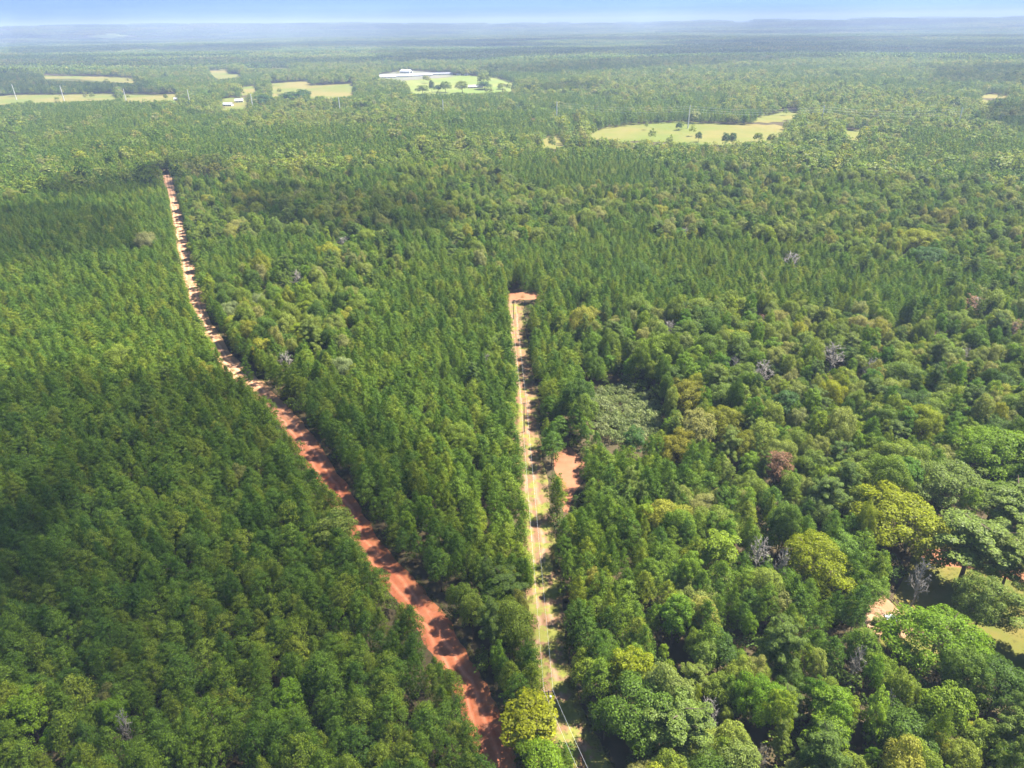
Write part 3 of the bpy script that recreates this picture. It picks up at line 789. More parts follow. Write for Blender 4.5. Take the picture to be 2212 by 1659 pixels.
# brown and dead trees
S('pinebrown', 2110, 655, 64, 13, 'rust brown dying pine with bare limbs at the far right', mat='rust')
S('pinebrown', 2196, 706, 38, 12, 'rust brown tree cut by the right edge of the photo', mat='rust')
S('oak', 1677, 1008, 62, 12, 'orange brown dying tree in the middle of the right woods', mat='rust')
S('oak', 1152, 262, 17, 12, 'small red brown tree in the dark line left of the hay field', mat='rust')
S('pinebrown', 1648, 690, 26, 10, 'thin rust brown tree among the distant right woods', mat='rust')
for (u, v, wp, H, lb) in [
    (1800, 765, 66, 12, 'large pale grey dead tree in the right woods, fullest of the bare ones'),
    (1645, 800, 60, 11, 'bare grey dead tree left of the fullest pale dead one'),
    (1585, 790, 40, 10, 'small bare dead tree leaning out left of a dark gap'),
    (1445, 712, 46, 11, 'pinkish grey bare tree above the pale scrub'),
    (1528, 745, 50, 11, 'bare twiggy tree right of the pinkish grey one'),
    (1880, 795, 44, 11, 'bare grey tree just right of the fullest pale dead one'),
    (1710, 562, 56, 11, 'bleached bare tree among far hardwoods on the right'),
    (1480, 505, 34, 11, 'small bleached dead top among the far hardwoods'),
    (1640, 1190, 62, 12, 'tangled grey dead tree left of the vivid yellow green oak'),
    (1690, 1215, 44, 11, 'smaller grey dead tree touching the vivid yellow green oak'),
    (1975, 1130, 70, 12, 'bare grey limbs poking out of the broad yellow olive oak'),
    (1988, 1250, 56, 15, 'bleached bare snag standing above the sandy patch'),
    (1852, 1425, 44, 11, 'small bare white snag below the sandy patch'),
    (1915, 1525, 40, 11, 'bare snag in a dark gap at the lower right'),
    (1530, 1542, 62, 11, 'pinkish grey bare crown near the bottom centre right'),
    (1645, 1635, 36, 9, 'small white forked snag at the bottom edge'),
    (616, 780, 44, 11, 'pale grey bare crown right of the road at its first bend'),
    (640, 600, 40, 10, 'grey bare tree beyond the road among light hardwoods'),
    (742, 525, 40, 10, 'pale bare tree at the edge of the distant shaded woods'),
    (1052, 782, 26, 10, 'thin bare tree in the pines left of the cleared strip'),
    (270, 1570, 40, 12, 'dull grey dead top among the dark bottom left pines'),
    (1268, 868, 40, 9, 'curved bleached snag at the upper left corner of the pale scrub'),
    (1410, 745, 34, 10, 'slim grey snag at the upper edge of the scrub opening'),
    (2080, 770, 40, 10, 'grey twiggy tree in the far right hardwoods')]:
    S('dead', u, v, wp * 1.15, H + 1.0, lb, 'dead tree')

M['darkoak'] = leaf_mat('dark_leaves', [(0, (.044, .095, .016)), (1, (.056, .110, .020))], .25, .4, 0)
M['olive2'] = leaf_mat('pale_olive_leaves', [(0, (.18, .22, .08)), (1, (.20, .23, .09))], .35, .4, 0)
P['dead'] = [(None, bare_mesh('dead_tree', 10, 3.2, M['greytwig'], 700 + i), 3.2, 10) for i in range(4)]
P['pinebrown'] = [(bigpine_mesh('brown_crown', 3.2, 13, 7, 26, .36, 26, M['rust'], 720), bare_mesh('brown_trunk', 13, 2.4, M['greytwig'], 721, 14, 4), 3.2, 13)]

# --- near and middle zone
sp = np.array([(s['x'], s['y'], s['r'], s['H']) for s in SPECIAL])
def near_special(x, y, k=.75):
    b = np.zeros(x.shape, bool)
    for (sx, sy, sr, sh) in sp: b |= np.hypot(x - sx, y - sy) < sr * k + .8
    # keep crowns from standing in front of them as seen from the air
    for (sx, sy, sr, sh) in sp:
        d = math.hypot(sx, sy)
        reach = (sh * .45) * d / (CAMZ - sh) * .5
        dx, dy = -sx / d, -sy / d
        a = (x - sx) * dx + (y - sy) * dy; c = np.abs((x - sx) * dy - (y - sy) * dx)
        b |= (a > 0) & (a < min(reach + sr, 60)) & (c < sr * .55)
    return b

scrubG = [unproj(u, v)[:2] for u, v in SCRUB]
D1, D2 = 620, 2400
# pines, tight jittered rows
x, y = grid(-480, 480, 10, 640, 3.6, .46, .35)
k = in_sector(x, y, 0, D1); x, y = x[k], y[k]
k = rng.random(len(x)) < stand(x, y); k &= ~inpoly(x, y, scrubG)
x, y = x[k], y[k]
sw = rng.normal(.90, .17, len(x)).clip(.55, 1.4); sh = rng.normal(1, .12, len(x)).clip(.8, 1.2) * (.88 + .24 * vnoise(x / 25, y / 25, 31))
k = ~blocked(x, y, 12.5 * sh, 2.1 * sw) & ~near_special(x, y)
# a few gaps where trees have fallen
k &= ~((vnoise(x / 9, y / 9, 33) > .86))
add('pine', x[k], y[k], sw[k], sh[k])
pine_xy = np.stack([x[k], y[k]], 1)
# hardwoods
def hard(s, x0, x1, y0, y1, d0, d1, smul, hmul, kinds, seed, prob=1.0, jit=.42):
    x, y = grid(x0, x1, y0, y1, s, jit, .2)
    k = in_sector(x, y, d0, d1); x, y = x[k], y[k]
    pine = stand(x, y)
    k = (rng.random(len(x)) < (1 - pine) * prob) & ~inpoly(x, y, scrubG); x, y = x[k], y[k]
    big = vnoise(x / 30, y / 30, seed)
    sw = smul * rng.lognormal(-.02, .22, len(x)).clip(.6, 1.6) * (.8 + .45 * big); sh = hmul * rng.normal(1, .16, len(x)).clip(.6, 1.4) * (.82 + .34 * big)
    k = ~blocked(x, y, 13 * sh, 4.3 * sw) & ~near_special(x, y)
    x, y, sw, sh = x[k], y[k], sw[k], sh[k]
    cum = np.cumsum([p for _, p in kinds]); q = rng.random(len(x)) * cum[-1]
    lo = 0
    for (kd, pr), c in zip(kinds, cum):
        m = (q >= lo) & (q < c); lo = c
        add(kd, x[m], y[m], sw[m] * (1.0 if kd not in ('oldpine',) else .78), sh[m] * (.82 if kd == 'oldpine' else 1))
hard(5.8, -480, 480, 10, 640, 0, D1, .76, 1.0, [('oak', .62), ('gum', .24), ('oldpine', .14)], 41)
hard(5.2, -480, 480, 10, 640, 0, D1, .52, .70, [('oak', .6), ('gum', .4)], 42, .8)
# undergrowth below the crowns and along the strips
x, y = grid(-480, 480, 10, 640, 4.2, .45, .1)
k = in_sector(x, y, 0, D1) & (rng.random(len(x)) < .8); x, y = x[k], y[k]
sc = rng.uniform(.55, 1.15, len(x))
k = ~blocked(x, y, 4.5 * sc, 1.6 * sc, .4); x, y, sc = x[k], y[k], sc[k]
add('bush', x, y, sc, sc)
# weeds at the edges of the two strips
for line, wd in ((ROAD, 3.6), (COR, 3.4)):
    L = np.array(line); seg = rng.integers(0, len(L) - 1, 900); t = rng.random(900)[:, None]
    p = L[seg] * (1 - t) + L[seg + 1] * t; d = L[seg + 1] - L[seg]; d = d / np.linalg.norm(d, axis=1, keepdims=True)
    n = np.stack([-d[:, 1], d[:, 0]], 1) * (np.where(rng.random(900) < .5, 1, -1) * (wd - .4 + rng.random(900) * 1.2))[:, None]
    p = p + n; sc = rng.uniform(.12, .32, 900)
    k = in_sector(p[:, 0], p[:, 1], 0, 900)
    add('weed', p[k, 0], p[k, 1], sc[k] * 1.6, sc[k] * 1.4)
# sparse tufts inside the cleared strip
L = np.array(COR); n = 420; seg = rng.integers(0, len(L) - 1, n); t = rng.random(n)[:, None]
p = L[seg] * (1 - t) + L[seg + 1] * t + rng.normal(size=(n, 2)) * 1.7
sc = rng.uniform(.08, .26, n); add('weed', p[:, 0], p[:, 1], sc, sc * .5)
LW = [unproj(u, v)[:2] for u, v in [(1930, 1290), (1975, 1205), (2040, 1170), (2280, 1180), (2330, 1500), (2120, 1480), (2010, 1430)]]
x, y = grid(20, 160, 60, 240, 1.3, .5, .1); k = inpoly(x, y, LW) & (vnoise(x / 5, y / 5, 91) > .45); x, y = x[k], y[k]; sc = rng.uniform(.08, .3, len(x)); add('weed', x, y, sc, sc * .4)
# pale scrub
x, y = grid(-480, 480, 10, 640, 1.75, .45, .1)
k = inpoly(x, y, scrubG); x, y = x[k], y[k]
sc = rng.uniform(.5, 1.25, len(x)) * (.75 + .55 * vnoise(x / 5, y / 5, 95)); k = ~near_special(x, y, .5)
add('scrub', x[k], y[k], sc[k], (sc * rng.uniform(.5, 1.3, len(sc)))[k])

# middle distance, lighter crowns
x, y = grid(-2100, 2100, 400, 2450, 5.0, .36, .2)
k = in_sector(x, y, D1, D2, 60); x, y = x[k], y[k]
pn = stand(x, y)
k = rng.random(len(x)) < pn * .95; x, y = x[k], y[k]
sw = rng.normal(1.15, .16, len(x)).clip(.7, 1.6); sh = rng.normal(1.02, .1, len(x)) * (.7 + .5 * vnoise(x / 90, y / 60, 51))
k = ~blocked(x, y, 12.5 * sh, 2.4 * sw) & ~near_special(x, y)
add('pinef', x[k], y[k], sw[k], sh[k])
x, y = grid(-2100, 2100, 400, 2450, 7.8, .45, .1)
k = in_sector(x, y, D1, D2, 60); x, y = x[k], y[k]
k = rng.random(len(x)) < 1 - stand(x, y) * .9; x, y = x[k], y[k]
big = vnoise(x / 45, y / 45, 52)
sw = rng.lognormal(0, .28, len(x)).clip(.5, 1.9) * (.75 + .5 * big); sh = rng.normal(.98, .2, len(x)).clip(.5, 1.6) * (.78 + .5 * big)
k = (~blocked(x, y, 13 * sh, 4.4 * sw) | (rng.random(len(x)) < .006)) & ~near_special(x, y)
add('oakf', x[k], y[k], sw[k], sh[k])

# ------------------------------------------------------------------ individual trees and the rest as one object per kind
Tk = np.array([t[0] for t in T]); Tx = np.array([t[2] for t in T]); Ty = np.array([t[3] for t in T])
Ti = np.array([t[1] for t in T]); Tsw = np.array([t[4] for t in T]); Tsh = np.array([t[5] for t in T]); Tyaw = np.array([t[6] for t in T])
Tz = height(Tx, Ty)
Tasp = np.exp(rng.normal(0, .11, len(T)))
Tr = np.array([P[k][i][2] for k, i in zip(Tk, Ti)]) * Tsw; Th = np.array([P[k][i][3] for k, i in zip(Tk, Ti)]) * Tsh
U_, V_, W_ = proj(Tx, Ty, Tz + Th * .72)
inframe = (U_ > 6) & (U_ < W0 - 6) & (V_ > 0) & (V_ < H0 - 8)
score = np.where(inframe, Tr / W_, 0)
single = np.zeros(len(T), bool)
for names, n in ((('pine',), 290), (('oak', 'gum'), 290), (('oldpine',), 60), (('scrub',), 60)):
    m = np.isin(Tk, names)
    # trees standing under taller neighbours are not seen; leave them with the rest
    idx = np.where(m & (score > 0))[0]
    hid = (Tk[idx] != 'scrub') & (Th[idx] < 8.6)
    sc = score[idx] * np.where(hid, .3, 1)
    single[idx[np.argsort(-sc)[:n]]] = True

NAMES = {'bigoak': 'oak_tree', 'fieldtree': 'field_tree', 'pine': 'pine_tree', 'oldpine': 'old_pine_tree', 'oak': 'oak_tree', 'gum': 'sweetgum_tree', 'scrub': 'shrub', 'dead': 'dead_tree', 'pinebrown': 'dying_pine_tree'}
GROUPS = {'pine': 'plantation pines nearest the camera', 'oldpine': 'old pines among the hardwoods', 'oak': 'oaks and other round crowned hardwoods nearest the camera',
          'gum': 'sweetgums nearest the camera', 'scrub': 'pale shrubs in the scrub opening', 'dead': 'bare dead trees in the wood'}
CATS = {'bigoak': 'oak', 'fieldtree': 'tree', 'pine': 'pine', 'oldpine': 'pine', 'oak': 'oak', 'gum': 'sweetgum', 'scrub': 'shrub', 'dead': 'dead tree', 'pinebrown': 'dying tree'}
mesh_cache = {}
def with_mat(me, mat):
    key = (me.name, mat.name)
    if key not in mesh_cache:
        c = me.copy(); c.materials.clear(); c.materials.append(mat); mesh_cache[key] = c
    return mesh_cache[key]

def place_tree(kind, idx, x, y, z, sw, sh, yaw, label, cat, group, mat=None, asp=1.0):
    crown, trunk, _, _ = P[kind][idx]
    if crown is None:
        o = bpy.data.objects.new(NAMES[kind], trunk); C.objects.link(o)
        o.location = (x, y, z); o.rotation_euler = (0, 0, yaw); o.scale = (sw, sw, sh)
        return tag(o, label, cat, group)
    r = empty(NAMES[kind], (x, y, z), yaw); r.scale = (sw * asp, sw / asp, sh)
    if mat is not None: crown = with_mat(crown, mat)
    c = bpy.data.objects.new('crown', crown); C.objects.link(c); c.parent = r
    if trunk is not None:
        t = bpy.data.objects.new('trunk' if kind != 'scrub' else 'stem', trunk); C.objects.link(t); t.parent = r
    return tag(r, label, cat, group)

roadx = lambda v: np.interp(v, [p[1] for p in ROADPX[::-1]], [p[0] for p in ROADPX[::-1]])
corx = lambda v: np.interp(v, [p[1] for p in CORPX[::-1]], [p[0] for p in CORPX[::-1]])
ONES = 'zero one two three four five six seven eight nine ten eleven twelve thirteen fourteen fifteen sixteen seventeen eighteen nineteen'.split()
TENS = 'x x twenty thirty forty fifty sixty seventy eighty ninety'.split()
def inwords(n):
    n = min(99, int(round(n)))
    return ONES[n] if n < 20 else TENS[n // 10] + ('-' + ONES[n % 10] if n % 10 else '')
used_cells = {}
def where(u, v):
    ru, cu = float(roadx(v)), float(corx(v))
    if u < ru: return 'left of the road'
    if u < cu: return 'between road and wires'
    return 'right of the wires'
for i in np.where(single)[0]:
    kd = Tk[i]; u, v = U_[i], V_[i]
    dk = Th[i]
    look = {'pine': ['slim', 'full'][int(Tr[i] > 2.15)] + ' ' + ['short ', '', 'tall '][int(dk > 11.6) + int(dk > 13.4)] + 'pine',
            'oldpine': 'layered old pine', 'oak': ['small', 'mid sized', 'broad'][int(Tr[i] > 2.9) + int(Tr[i] > 4.3)] + ' round hardwood',
            'gum': ['narrow', 'wide'][int(Tr[i] > 2.6)] + ' upright sweetgum', 'scrub': 'pale green shrub'}[kd]
    place = where(u, v) if kd != 'scrub' else 'in the opening'
    # give the tree's place in whole hundredths of the picture, stepping aside if a like tree has that cell
    pu, pv_ = int(round(u / W0 * 100)), int(round(v / H0 * 100))
    if kd == 'scrub': look = ['small ', 'medium ', 'wide '][int(Tr[i] > 1.75) + int(Tr[i] > 2.1)] + ['low ', 'taller '][int(Th[i] > 2.4)] + look
    for du, dv in ((0, 0), (1, 0), (-1, 0), (0, 1), (0, -1), (1, 1), (-1, -1), (1, -1), (-1, 1)):
        key = (look, pu + du, pv_ + dv)
        if key not in used_cells and min(key[1:]) >= 0 and max(key[1:]) <= 99: break
    used_cells[key] = 1
    lab = f'{look} {place}, {inwords(key[1])} percent across, {inwords(key[2])} percent down the photo'
    place_tree(kd, int(Ti[i]), float(Tx[i]), float(Ty[i]), float(Tz[i]), float(Tsw[i]), float(Tsh[i]), float(Tyaw[i]), lab, CATS[kd], GROUPS[kd], None, float(Tasp[i]))
for n, s in enumerate(SPECIAL):
    kd = s['kind']; idx = s['idx'] % len(P[kd])
    _, _, pr, ph = P[kd][idx]
    place_tree(kd, idx, s['x'], s['y'], s['z'], s['r'] / pr, s['H'] / ph, (n * 1.7) % 6.28, s['label'], s['cat'] if s['cat'] != 'tree' else CATS.get(kd, 'tree'),
               GROUPS['dead'] if kd == 'dead' else None, M[s['mat']] if s['mat'] else None)

def scatter(name, kinds, label, cat):
    """one object that instances the crowns of its kinds on a cloud of points"""
    m = np.isin(Tk, kinds) & ~single
    idxs = np.where(m)[0]
    keys = {}; protos = []
    pick = np.zeros(len(idxs), np.int32)
    for j, i in enumerate(idxs):
        kk = (Tk[i], int(Ti[i]))
        if kk not in keys: keys[kk] = len(protos); protos.append(kk)
        pick[j] = keys[kk]
    pts = np.stack([Tx[idxs], Ty[idxs], Tz[idxs]], 1)
    scl = np.stack([Tsw[idxs] * Tasp[idxs], Tsw[idxs] / Tasp[idxs], Tsh[idxs]], 1)
    return scatter_points(name, pts, pick, Tyaw[idxs], scl, [P[a][b][0] for a, b in protos], label, cat)

def scatter_points(name, pts, pick, yaw, scl, meshes, label, cat):
    me = bpy.data.meshes.new(name); me.vertices.add(len(pts)); me.vertices.foreach_set('co', pts.astype(np.float32).ravel())
    a = me.attributes.new('pick', 'INT', 'POINT'); a.data.foreach_set('value', pick.astype(np.int32))
    a = me.attributes.new('yaw', 'FLOAT', 'POINT'); a.data.foreach_set('value', np.asarray(yaw, np.float32))
    a = me.attributes.new('scl', 'FLOAT_VECTOR', 'POINT'); a.data.foreach_set('vector', scl.astype(np.float32).ravel())
    o = bpy.data.objects.new(name, me); C.objects.link(o)
    ng = bpy.data.node_groups.new(name, 'GeometryNodeTree')
    ng.interface.new_socket('Geometry', in_out='INPUT', socket_type='NodeSocketGeometry')
    ng.interface.new_socket('Geometry', in_out='OUTPUT', socket_type='NodeSocketGeometry')
    N = ng.nodes; Lk = ng.links
    gi = N.new('NodeGroupInput'); gout = N.new('NodeGroupOutput'); jn = N.new('GeometryNodeJoinGeometry')
    def attr(nm, ty):
        q = N.new('GeometryNodeInputNamedAttribute'); q.data_type = ty; q.inputs['Name'].default_value = nm
        return next(s for s in q.outputs if s.enabled and s.name == 'Attribute')
    ap, ay, asl = attr('pick', 'INT'), attr('yaw', 'FLOAT'), attr('scl', 'FLOAT_VECTOR')
    cx = N.new('ShaderNodeCombineXYZ'); Lk.new(ay, cx.inputs[2])
    for i, m in enumerate(meshes):
        src = bpy.data.objects.new(name + '_source', m)      # carries the mesh only, never linked to the scene
        oi = N.new('GeometryNodeObjectInfo'); oi.inputs['Object'].default_value = src; oi.transform_space = 'ORIGINAL'
        cmp_ = N.new('FunctionNodeCompare'); cmp_.data_type = 'INT'; cmp_.operation = 'EQUAL'
        ins = [s for s in cmp_.inputs if s.enabled and s.type == 'INT']
        Lk.new(ap, ins[0]); ins[1].default_value = i
        iop = N.new('GeometryNodeInstanceOnPoints')
        Lk.new(gi.outputs[0], iop.inputs['Points']); Lk.new(cmp_.outputs[0], iop.inputs['Selection'])
        Lk.new(oi.outputs['Geometry'], iop.inputs['Instance'])
        Lk.new(cx.outputs[0], iop.inputs['Rotation']); Lk.new(asl, iop.inputs['Scale'])
        Lk.new(iop.outputs[0], jn.inputs[0])
    Lk.new(jn.outputs[0], gout.inputs[0])
    md = o.modifiers.new('scatter', 'NODES'); md.node_group = ng
    tag(o, label, cat, kind='stuff')
    return o

scatter('pine_forest', ('pine', 'pinef'), 'the rest of the pine stands, rank on rank behind the nearest pines', 'pine forest')
scatter('hardwood_forest', ('oak', 'gum', 'oldpine', 'oakf'), 'the rest of the mixed hardwood forest with its rounded crowns', 'forest')
scatter('undergrowth', ('bush',), 'bushes and saplings filling the gaps under the crowns and along the strips', 'undergrowth')
scatter('strip_weeds', ('weed',), 'dry yellow green weeds along the road and the cleared strip', 'weeds')
scatter('scrub_vegetation', ('scrub',), 'pale tangled low scrub in the opening among the right hand woods', 'scrub')

# ------------------------------------------------------------------ the far forest: patches of many low-detail crowns
def patch_mesh(name, size, n, mat_list, seed, ssz=1.0, oakshare=.5):
    rg = np.random.default_rng(seed); Vs, Fs, Ms = [], [], []; off = 0
    for i in range(n):
        px, py = (rg.random(2) - .5) * size * 1.12
        rr = (3.2 + 2.2 * rg.random()) * ssz; H = (6.5 + 10 * rg.random())
        m = 18
        d = sph(m, rg); d[:, 2] = np.where(d[:, 2] < -.5, -d[:, 2], d[:, 2])
        p = np.array([px, py, H - 4.0]) + d * np.array([rr, rr, 4.6]) * .85
        v, f = quads(p, d + rg.normal(size=(m, 3)) * .3, 3.3 * ssz, .8, rg)
        Vs.append(v); Fs.append(f + off); off += len(v); Ms += [int(rg.random() < oakshare)] * m
    me = np_mesh(name, np.concatenate(Vs), np.concatenate(Fs), None)
    for m in mat_list: me.materials.append(m)
    me.polygons.foreach_set('material_index', np.array(Ms, np.int32))
    return me
PT = [patch_mesh('far_patch', 90, 125, [M['pine'], M['oak']], 800 + i, 1.0, .08 if i < 2 else .85) for i in range(4)]
PT2 = [patch_mesh('farther_patch', 240, 230, [M['pine'], M['oak']], 810 + i, 1.9, .08 if i < 2 else .85) for i in range(4)]
pts, pick, yaw, scl = [], [], [], []
hillfield = [unproj(u, v)[:2] for u, v in SHEETS[-1][1]]
def far_zone(s, d0, d1, base, zoff):
    x, y = grid(-26000, 26000, 1500, 26000, s, .15)
    k = in_sector(x, y, d0, d1, 200) & (y > 600); x, y = x[k], y[k]
    k = ~inpoly(x, y, hillfield); x, y = x[k], y[k]
    n = len(x)
    pts.append(np.stack([x, y, height(x, y) + zoff], 1)); pick.append(base + rng.integers(0, 2, n) + 2 * ((vnoise(x / 900, y / 300, 62) + .12 * rng.random(n)) > .52)); yaw.append(rng.random(n) * 6.28)
    hs = .6 + .9 * vnoise(x / 600, y / 200, 61)
    scl.append(np.stack([np.ones(n), np.ones(n), hs], 1))
far_zone(82, D2 - 20, 7000, 0, 0)
far_zone(215, 6950, 24000, 4, 0)
scatter_points('distant_forest', np.concatenate(pts), np.concatenate(pick), np.concatenate(yaw), np.concatenate(scl), PT + PT2,
               'hazy distant forest reaching to the horizon as one mass', 'forest')
print('trees', len(T), 'single', int(single.sum()), 'far', sum(len(p) for p in pts))

# ------------------------------------------------------------------ power line in the cleared strip
def utility_pole(u, v_top, H, label, yaw, transformer=False):
    x, y, z = unproj(u, v_top, H)
    r = tag(empty('utility_pole', (x, y, 0), yaw), label, 'utility pole', 'wooden poles along the cleared strip')
    MB().tube([(0, 0, -.8), (0, 0, H * .5), (0, 0, H)], [.17, .15, .11], 10).build('shaft', M['pole'], r)
    MB().box(-.95, .95, .11, .21, H - .55, H - .43).build('crossarm', M['pole'], r)
    for px in (-.85, .85):
        MB().tube([(px, .16, H - .43), (px, .16, H - .36), (px, .16, H - .33), (px, .16, H - .24)], [.025, .03, .075, .05], 8).build('insulator', M['steel'], r)
    MB().tube([(0, 0, H), (0, 0, H + .09), (0, 0, H + .2)], [.03, .075, .05], 8).build('insulator', M['steel'], r)
    if transformer:
        MB().tube([(.32, -.22, H - 2.1), (.32, -.22, H - 2.05), (.32, -.22, H - 1.25), (.32, -.22, H - 1.18)], [.2, .25, .25, .14], 12).build('transformer', M['steel'], r)
    return r, (x, y, H)
p1, t1 = utility_pole(1185, 1492, 11.0, 'nearest wooden pole of the cleared strip, only its top showing above the yellow green tree', .12, True)
p2, t2 = utility_pole(1132, 870, 11.1, 'middle wooden pole, standing in full view on the cleared strip', 0)
p3, t3 = utility_pole(1109, 647, 9.6, 'farthest wooden pole, near the far end of the cleared strip', 0)
# next pole towards the camera, out of the picture, where the wires lead
p0xy = unproj(1345, 1790, 0); 
p0 = tag(empty('utility_pole', (p0xy[0] + .5, p0xy[1] - 16, 0), .3), 'wooden pole below the bottom edge carrying on the line towards the viewer', 'utility pole', 'wooden poles along the cleared strip')
MB().tube([(0, 0, -.8), (0, 0, 11)], [.17, .11], 10).build('shaft', M['pole'], p0)
MB().box(-.95, .95, .11, .21, 10.45, 10.57).build('crossarm', M['pole'], p0)
t0 = (p0xy[0] + .5, p0xy[1] - 16, 11)
def wire(a, b, sag, rad, label, cat, group, mat):
    pts = []
    for i in range(17):
        t = i / 16
        pts.append((a[0] + (b[0] - a[0]) * t, a[1] + (b[1] - a[1]) * t, a[2] + (b[2] - a[2]) * t - sag * 4 * t * (1 - t)))
    return tag(MB().tube(pts, rad, 5).build('wire', mat), label, cat, group)
spans = [(t0, t1, 'lowest span at the bottom edge'), (t1, t2, 'span between the nearest and the middle pole'), (t2, t3, 'span between the middle and the farthest pole')]
for a, b, nm in spans:
    for off, side in ((-.85, 'left'), (.85, 'right')):
        wire((a[0] + off, a[1] + .16, a[2] - .24), (b[0] + off, b[1] + .16, b[2] - .24), 1.2, .016, f'{side} wire of the {nm}', 'power wire', 'wires of the wooden pole line', M['wire'])

# ------------------------------------------------------------------ tall pale transmission poles beyond the wood
TOPS = [(25, 182), (129, 185), (266, 192), (404, 193), (541, 203), (731, 210), (956, 215), (1203, 219), (1491, 227), (1781, 228), (2080, 232)]
LBL = ['at the far left over the first tan field', 'second from the left over a tan field strip', 'over the tan field strip with one tree', 'rising from the dark trees after the third field',
       'before the large dark tree near the two white houses', 'short one before the tan pasture', 'just showing above the central pines', 'halfway to the hay field',
       'standing in the hay field, tallest of all', 'right of the hay field above the trees', 'half hidden in the far right trees']
tp = []
for (u, v), lb in zip(TOPS, LBL):
    H = 27.0
    x, y, _ = unproj(u, v, H)
    g = float(height(x, y)); x, y, _ = unproj(u, v, g + H); g = float(height(x, y))
    r = tag(empty('transmission_pole', (x, y, g)), 'pale steel pole ' + lb, 'transmission pole', 'pale transmission poles beyond the wood')
    MB().tube([(0, 0, -1), (0, 0, H * .5), (0, 0, H)], [.8, .62, .42], 10).build('shaft', M['palepole'], r)
    for k, hz in enumerate((H - 1.5, H - 4.2, H - 6.9)):
        s = 1 if k % 2 else -1
        MB().tube([(0, 0, hz), (0, s * 1.3, hz + .35)], [.12, .08], 6).build('insulator_arm', M['steel'], r)
    tp.append((x, y, g + H))
names_span = ['hay field', 'far right trees', 'central pines']
for i in range(7, len(tp) - 1):
    a, b = tp[i], tp[i + 1]
    for k, dz in enumerate((1.2, 3.9, 6.6)):
        wire((a[0], a[1], a[2] - dz), (b[0], b[1], b[2] - dz), 4.0, .05, f'{["top", "middle", "bottom"][k]} wire running {["left of the hay field", "above the hay field", "past the right end of the hay field"][i - 7]}', 'power wire', 'wires of the pale transmission line', M['wire'])

# ------------------------------------------------------------------ buildings
def gable(name, u, v, L, Wd, hw, hr, yaw, roof, wall, label, cat, doors=1, windows=2, group=None, chimney=False, bays=0):
    """long axis along local x"""
    x, y, z = unproj(u, v)
    r = tag(empty(name, (x, y, z), yaw), label, cat, group)
    b = MB(); l, w = L / 2, Wd / 2
    b.v = [(-l, -w, -1), (l, -w, -1), (l, w, -1), (-l, w, -1), (-l, -w, hw), (l, -w, hw), (l, w, hw), (-l, w, hw), (-l, 0, hr), (l, 0, hr)]
    b.f = [(0, 1, 5, 4), (2, 3, 7, 6), (1, 2, 6, 9, 5), (3, 0, 4, 8, 7)]
    b.build('wall', wall, r)
    o = .6; th = .18; sl = (hr - hw) / w
    q = MB()
    for s in (-1, 1):
        bb = len(q.v)
        for xx in (-l - o, l + o):
            q.v += [(xx, 0, hr + .06), (xx, s * (w + o), hw - sl * o + .06), (xx, s * (w + o), hw - sl * o + .06 + th), (xx, 0, hr + .06 + th)]
        q.f += [(bb, bb + 1, bb + 2, bb + 3), (bb + 7, bb + 6, bb + 5, bb + 4), (bb + 3, bb + 2, bb + 6, bb + 7), (bb, bb + 4, bb + 5, bb + 1), (bb + 1, bb + 5, bb + 6, bb + 2)]
    ro = q.build('roof', roof, r)
    if chimney: MB().box(l * .4, l * .4 + .8, -.4, .4, hw, hr + 1).build('chimney', M['redwall'], ro)
    for k in range(doors):
        xx = -l * .5 + k * l
        MB().box(xx - .55, xx + .55, -w - .06, -w + .02, 0, 2.1).build('door', M['glass'], r)
    for k in range(windows):
        xx = -l + (k + .5) * L / windows + 1.1
        MB().box(xx - .6, xx + .6, -w - .06, -w + .02, 1.0, 2.1).build('window', M['glass'], r)
    if bays:
        MB().box(l - .02, l + .07, -w * .55, w * .55, 0, hw * .85).build('bay_door', M['glass'], r)
    return r
ph = [(828, 168.5, 60, 'leftmost'), (846, 167, 85, 'second from the left'), (866, 166, 100, 'third from the left'), (890, 165, 100, 'fourth from the left')]
for u, v, L, lb in ph:
    gable('poultry_house', u, v, L, 15, 3, 5.6, R(12), M['whiteroof'], M['wall'], f'long low white roofed poultry house, {lb} of its row', 'poultry house', 2, 8, 'long poultry houses at the farm', False, 1)
for u, v, L, lb in [(918, 162.5, 70, 'nearer'), (944, 162, 80, 'farther right')]:
    gable('poultry_house', u, v, L, 14, 3, 5.2, R(12), M['greyroof'], M['wall'], f'long low grey roofed poultry house, the {lb} of two', 'poultry house', 2, 8, 'long poultry houses at the farm', False, 1)
gable('barn', 878, 158, 28, 20, 5, 9, R(-20), M['whiteroof'], M['wall'], 'white barn with a dark open bay behind the poultry houses', 'barn', 1, 3, None, False, 1)
gable('house', 1027, 190, 30, 12, 3, 5.4, R(8), M['whiteroof'], M['tanroof'], 'low white roofed house at the near side of the bright field', 'house', 1, 4)
gable('shed', 991, 163, 9, 6, 3, 4, 0, M['whiteroof'], M['wall'], 'tiny white shed at the back of the bright field, the left one', 'shed', 1, 1)
gable('shed', 1007, 163.5, 9, 6, 3, 4, 0, M['whiteroof'], M['wall'], 'tiny white shed at the back of the bright field, the right one', 'shed', 1, 1)
gable('house', 517, 221, 13, 9, 3.2, 5.6, R(15), M['whiteroof'], M['wall'], 'small white house beside a pale pole and dark trees', 'house', 1, 3, None, True)
gable('house', 493, 229, 16, 9, 3, 5, R(-8), M['whiteroof'], M['wall'], 'low white house at the bottom of the yellow yard', 'house', 1, 4)
gable('house', 554, 231, 16, 9, 3, 5, R(5), M['redwall'], M['wall'], 'low house with a dull red roof between dark trees', 'house', 1, 3)
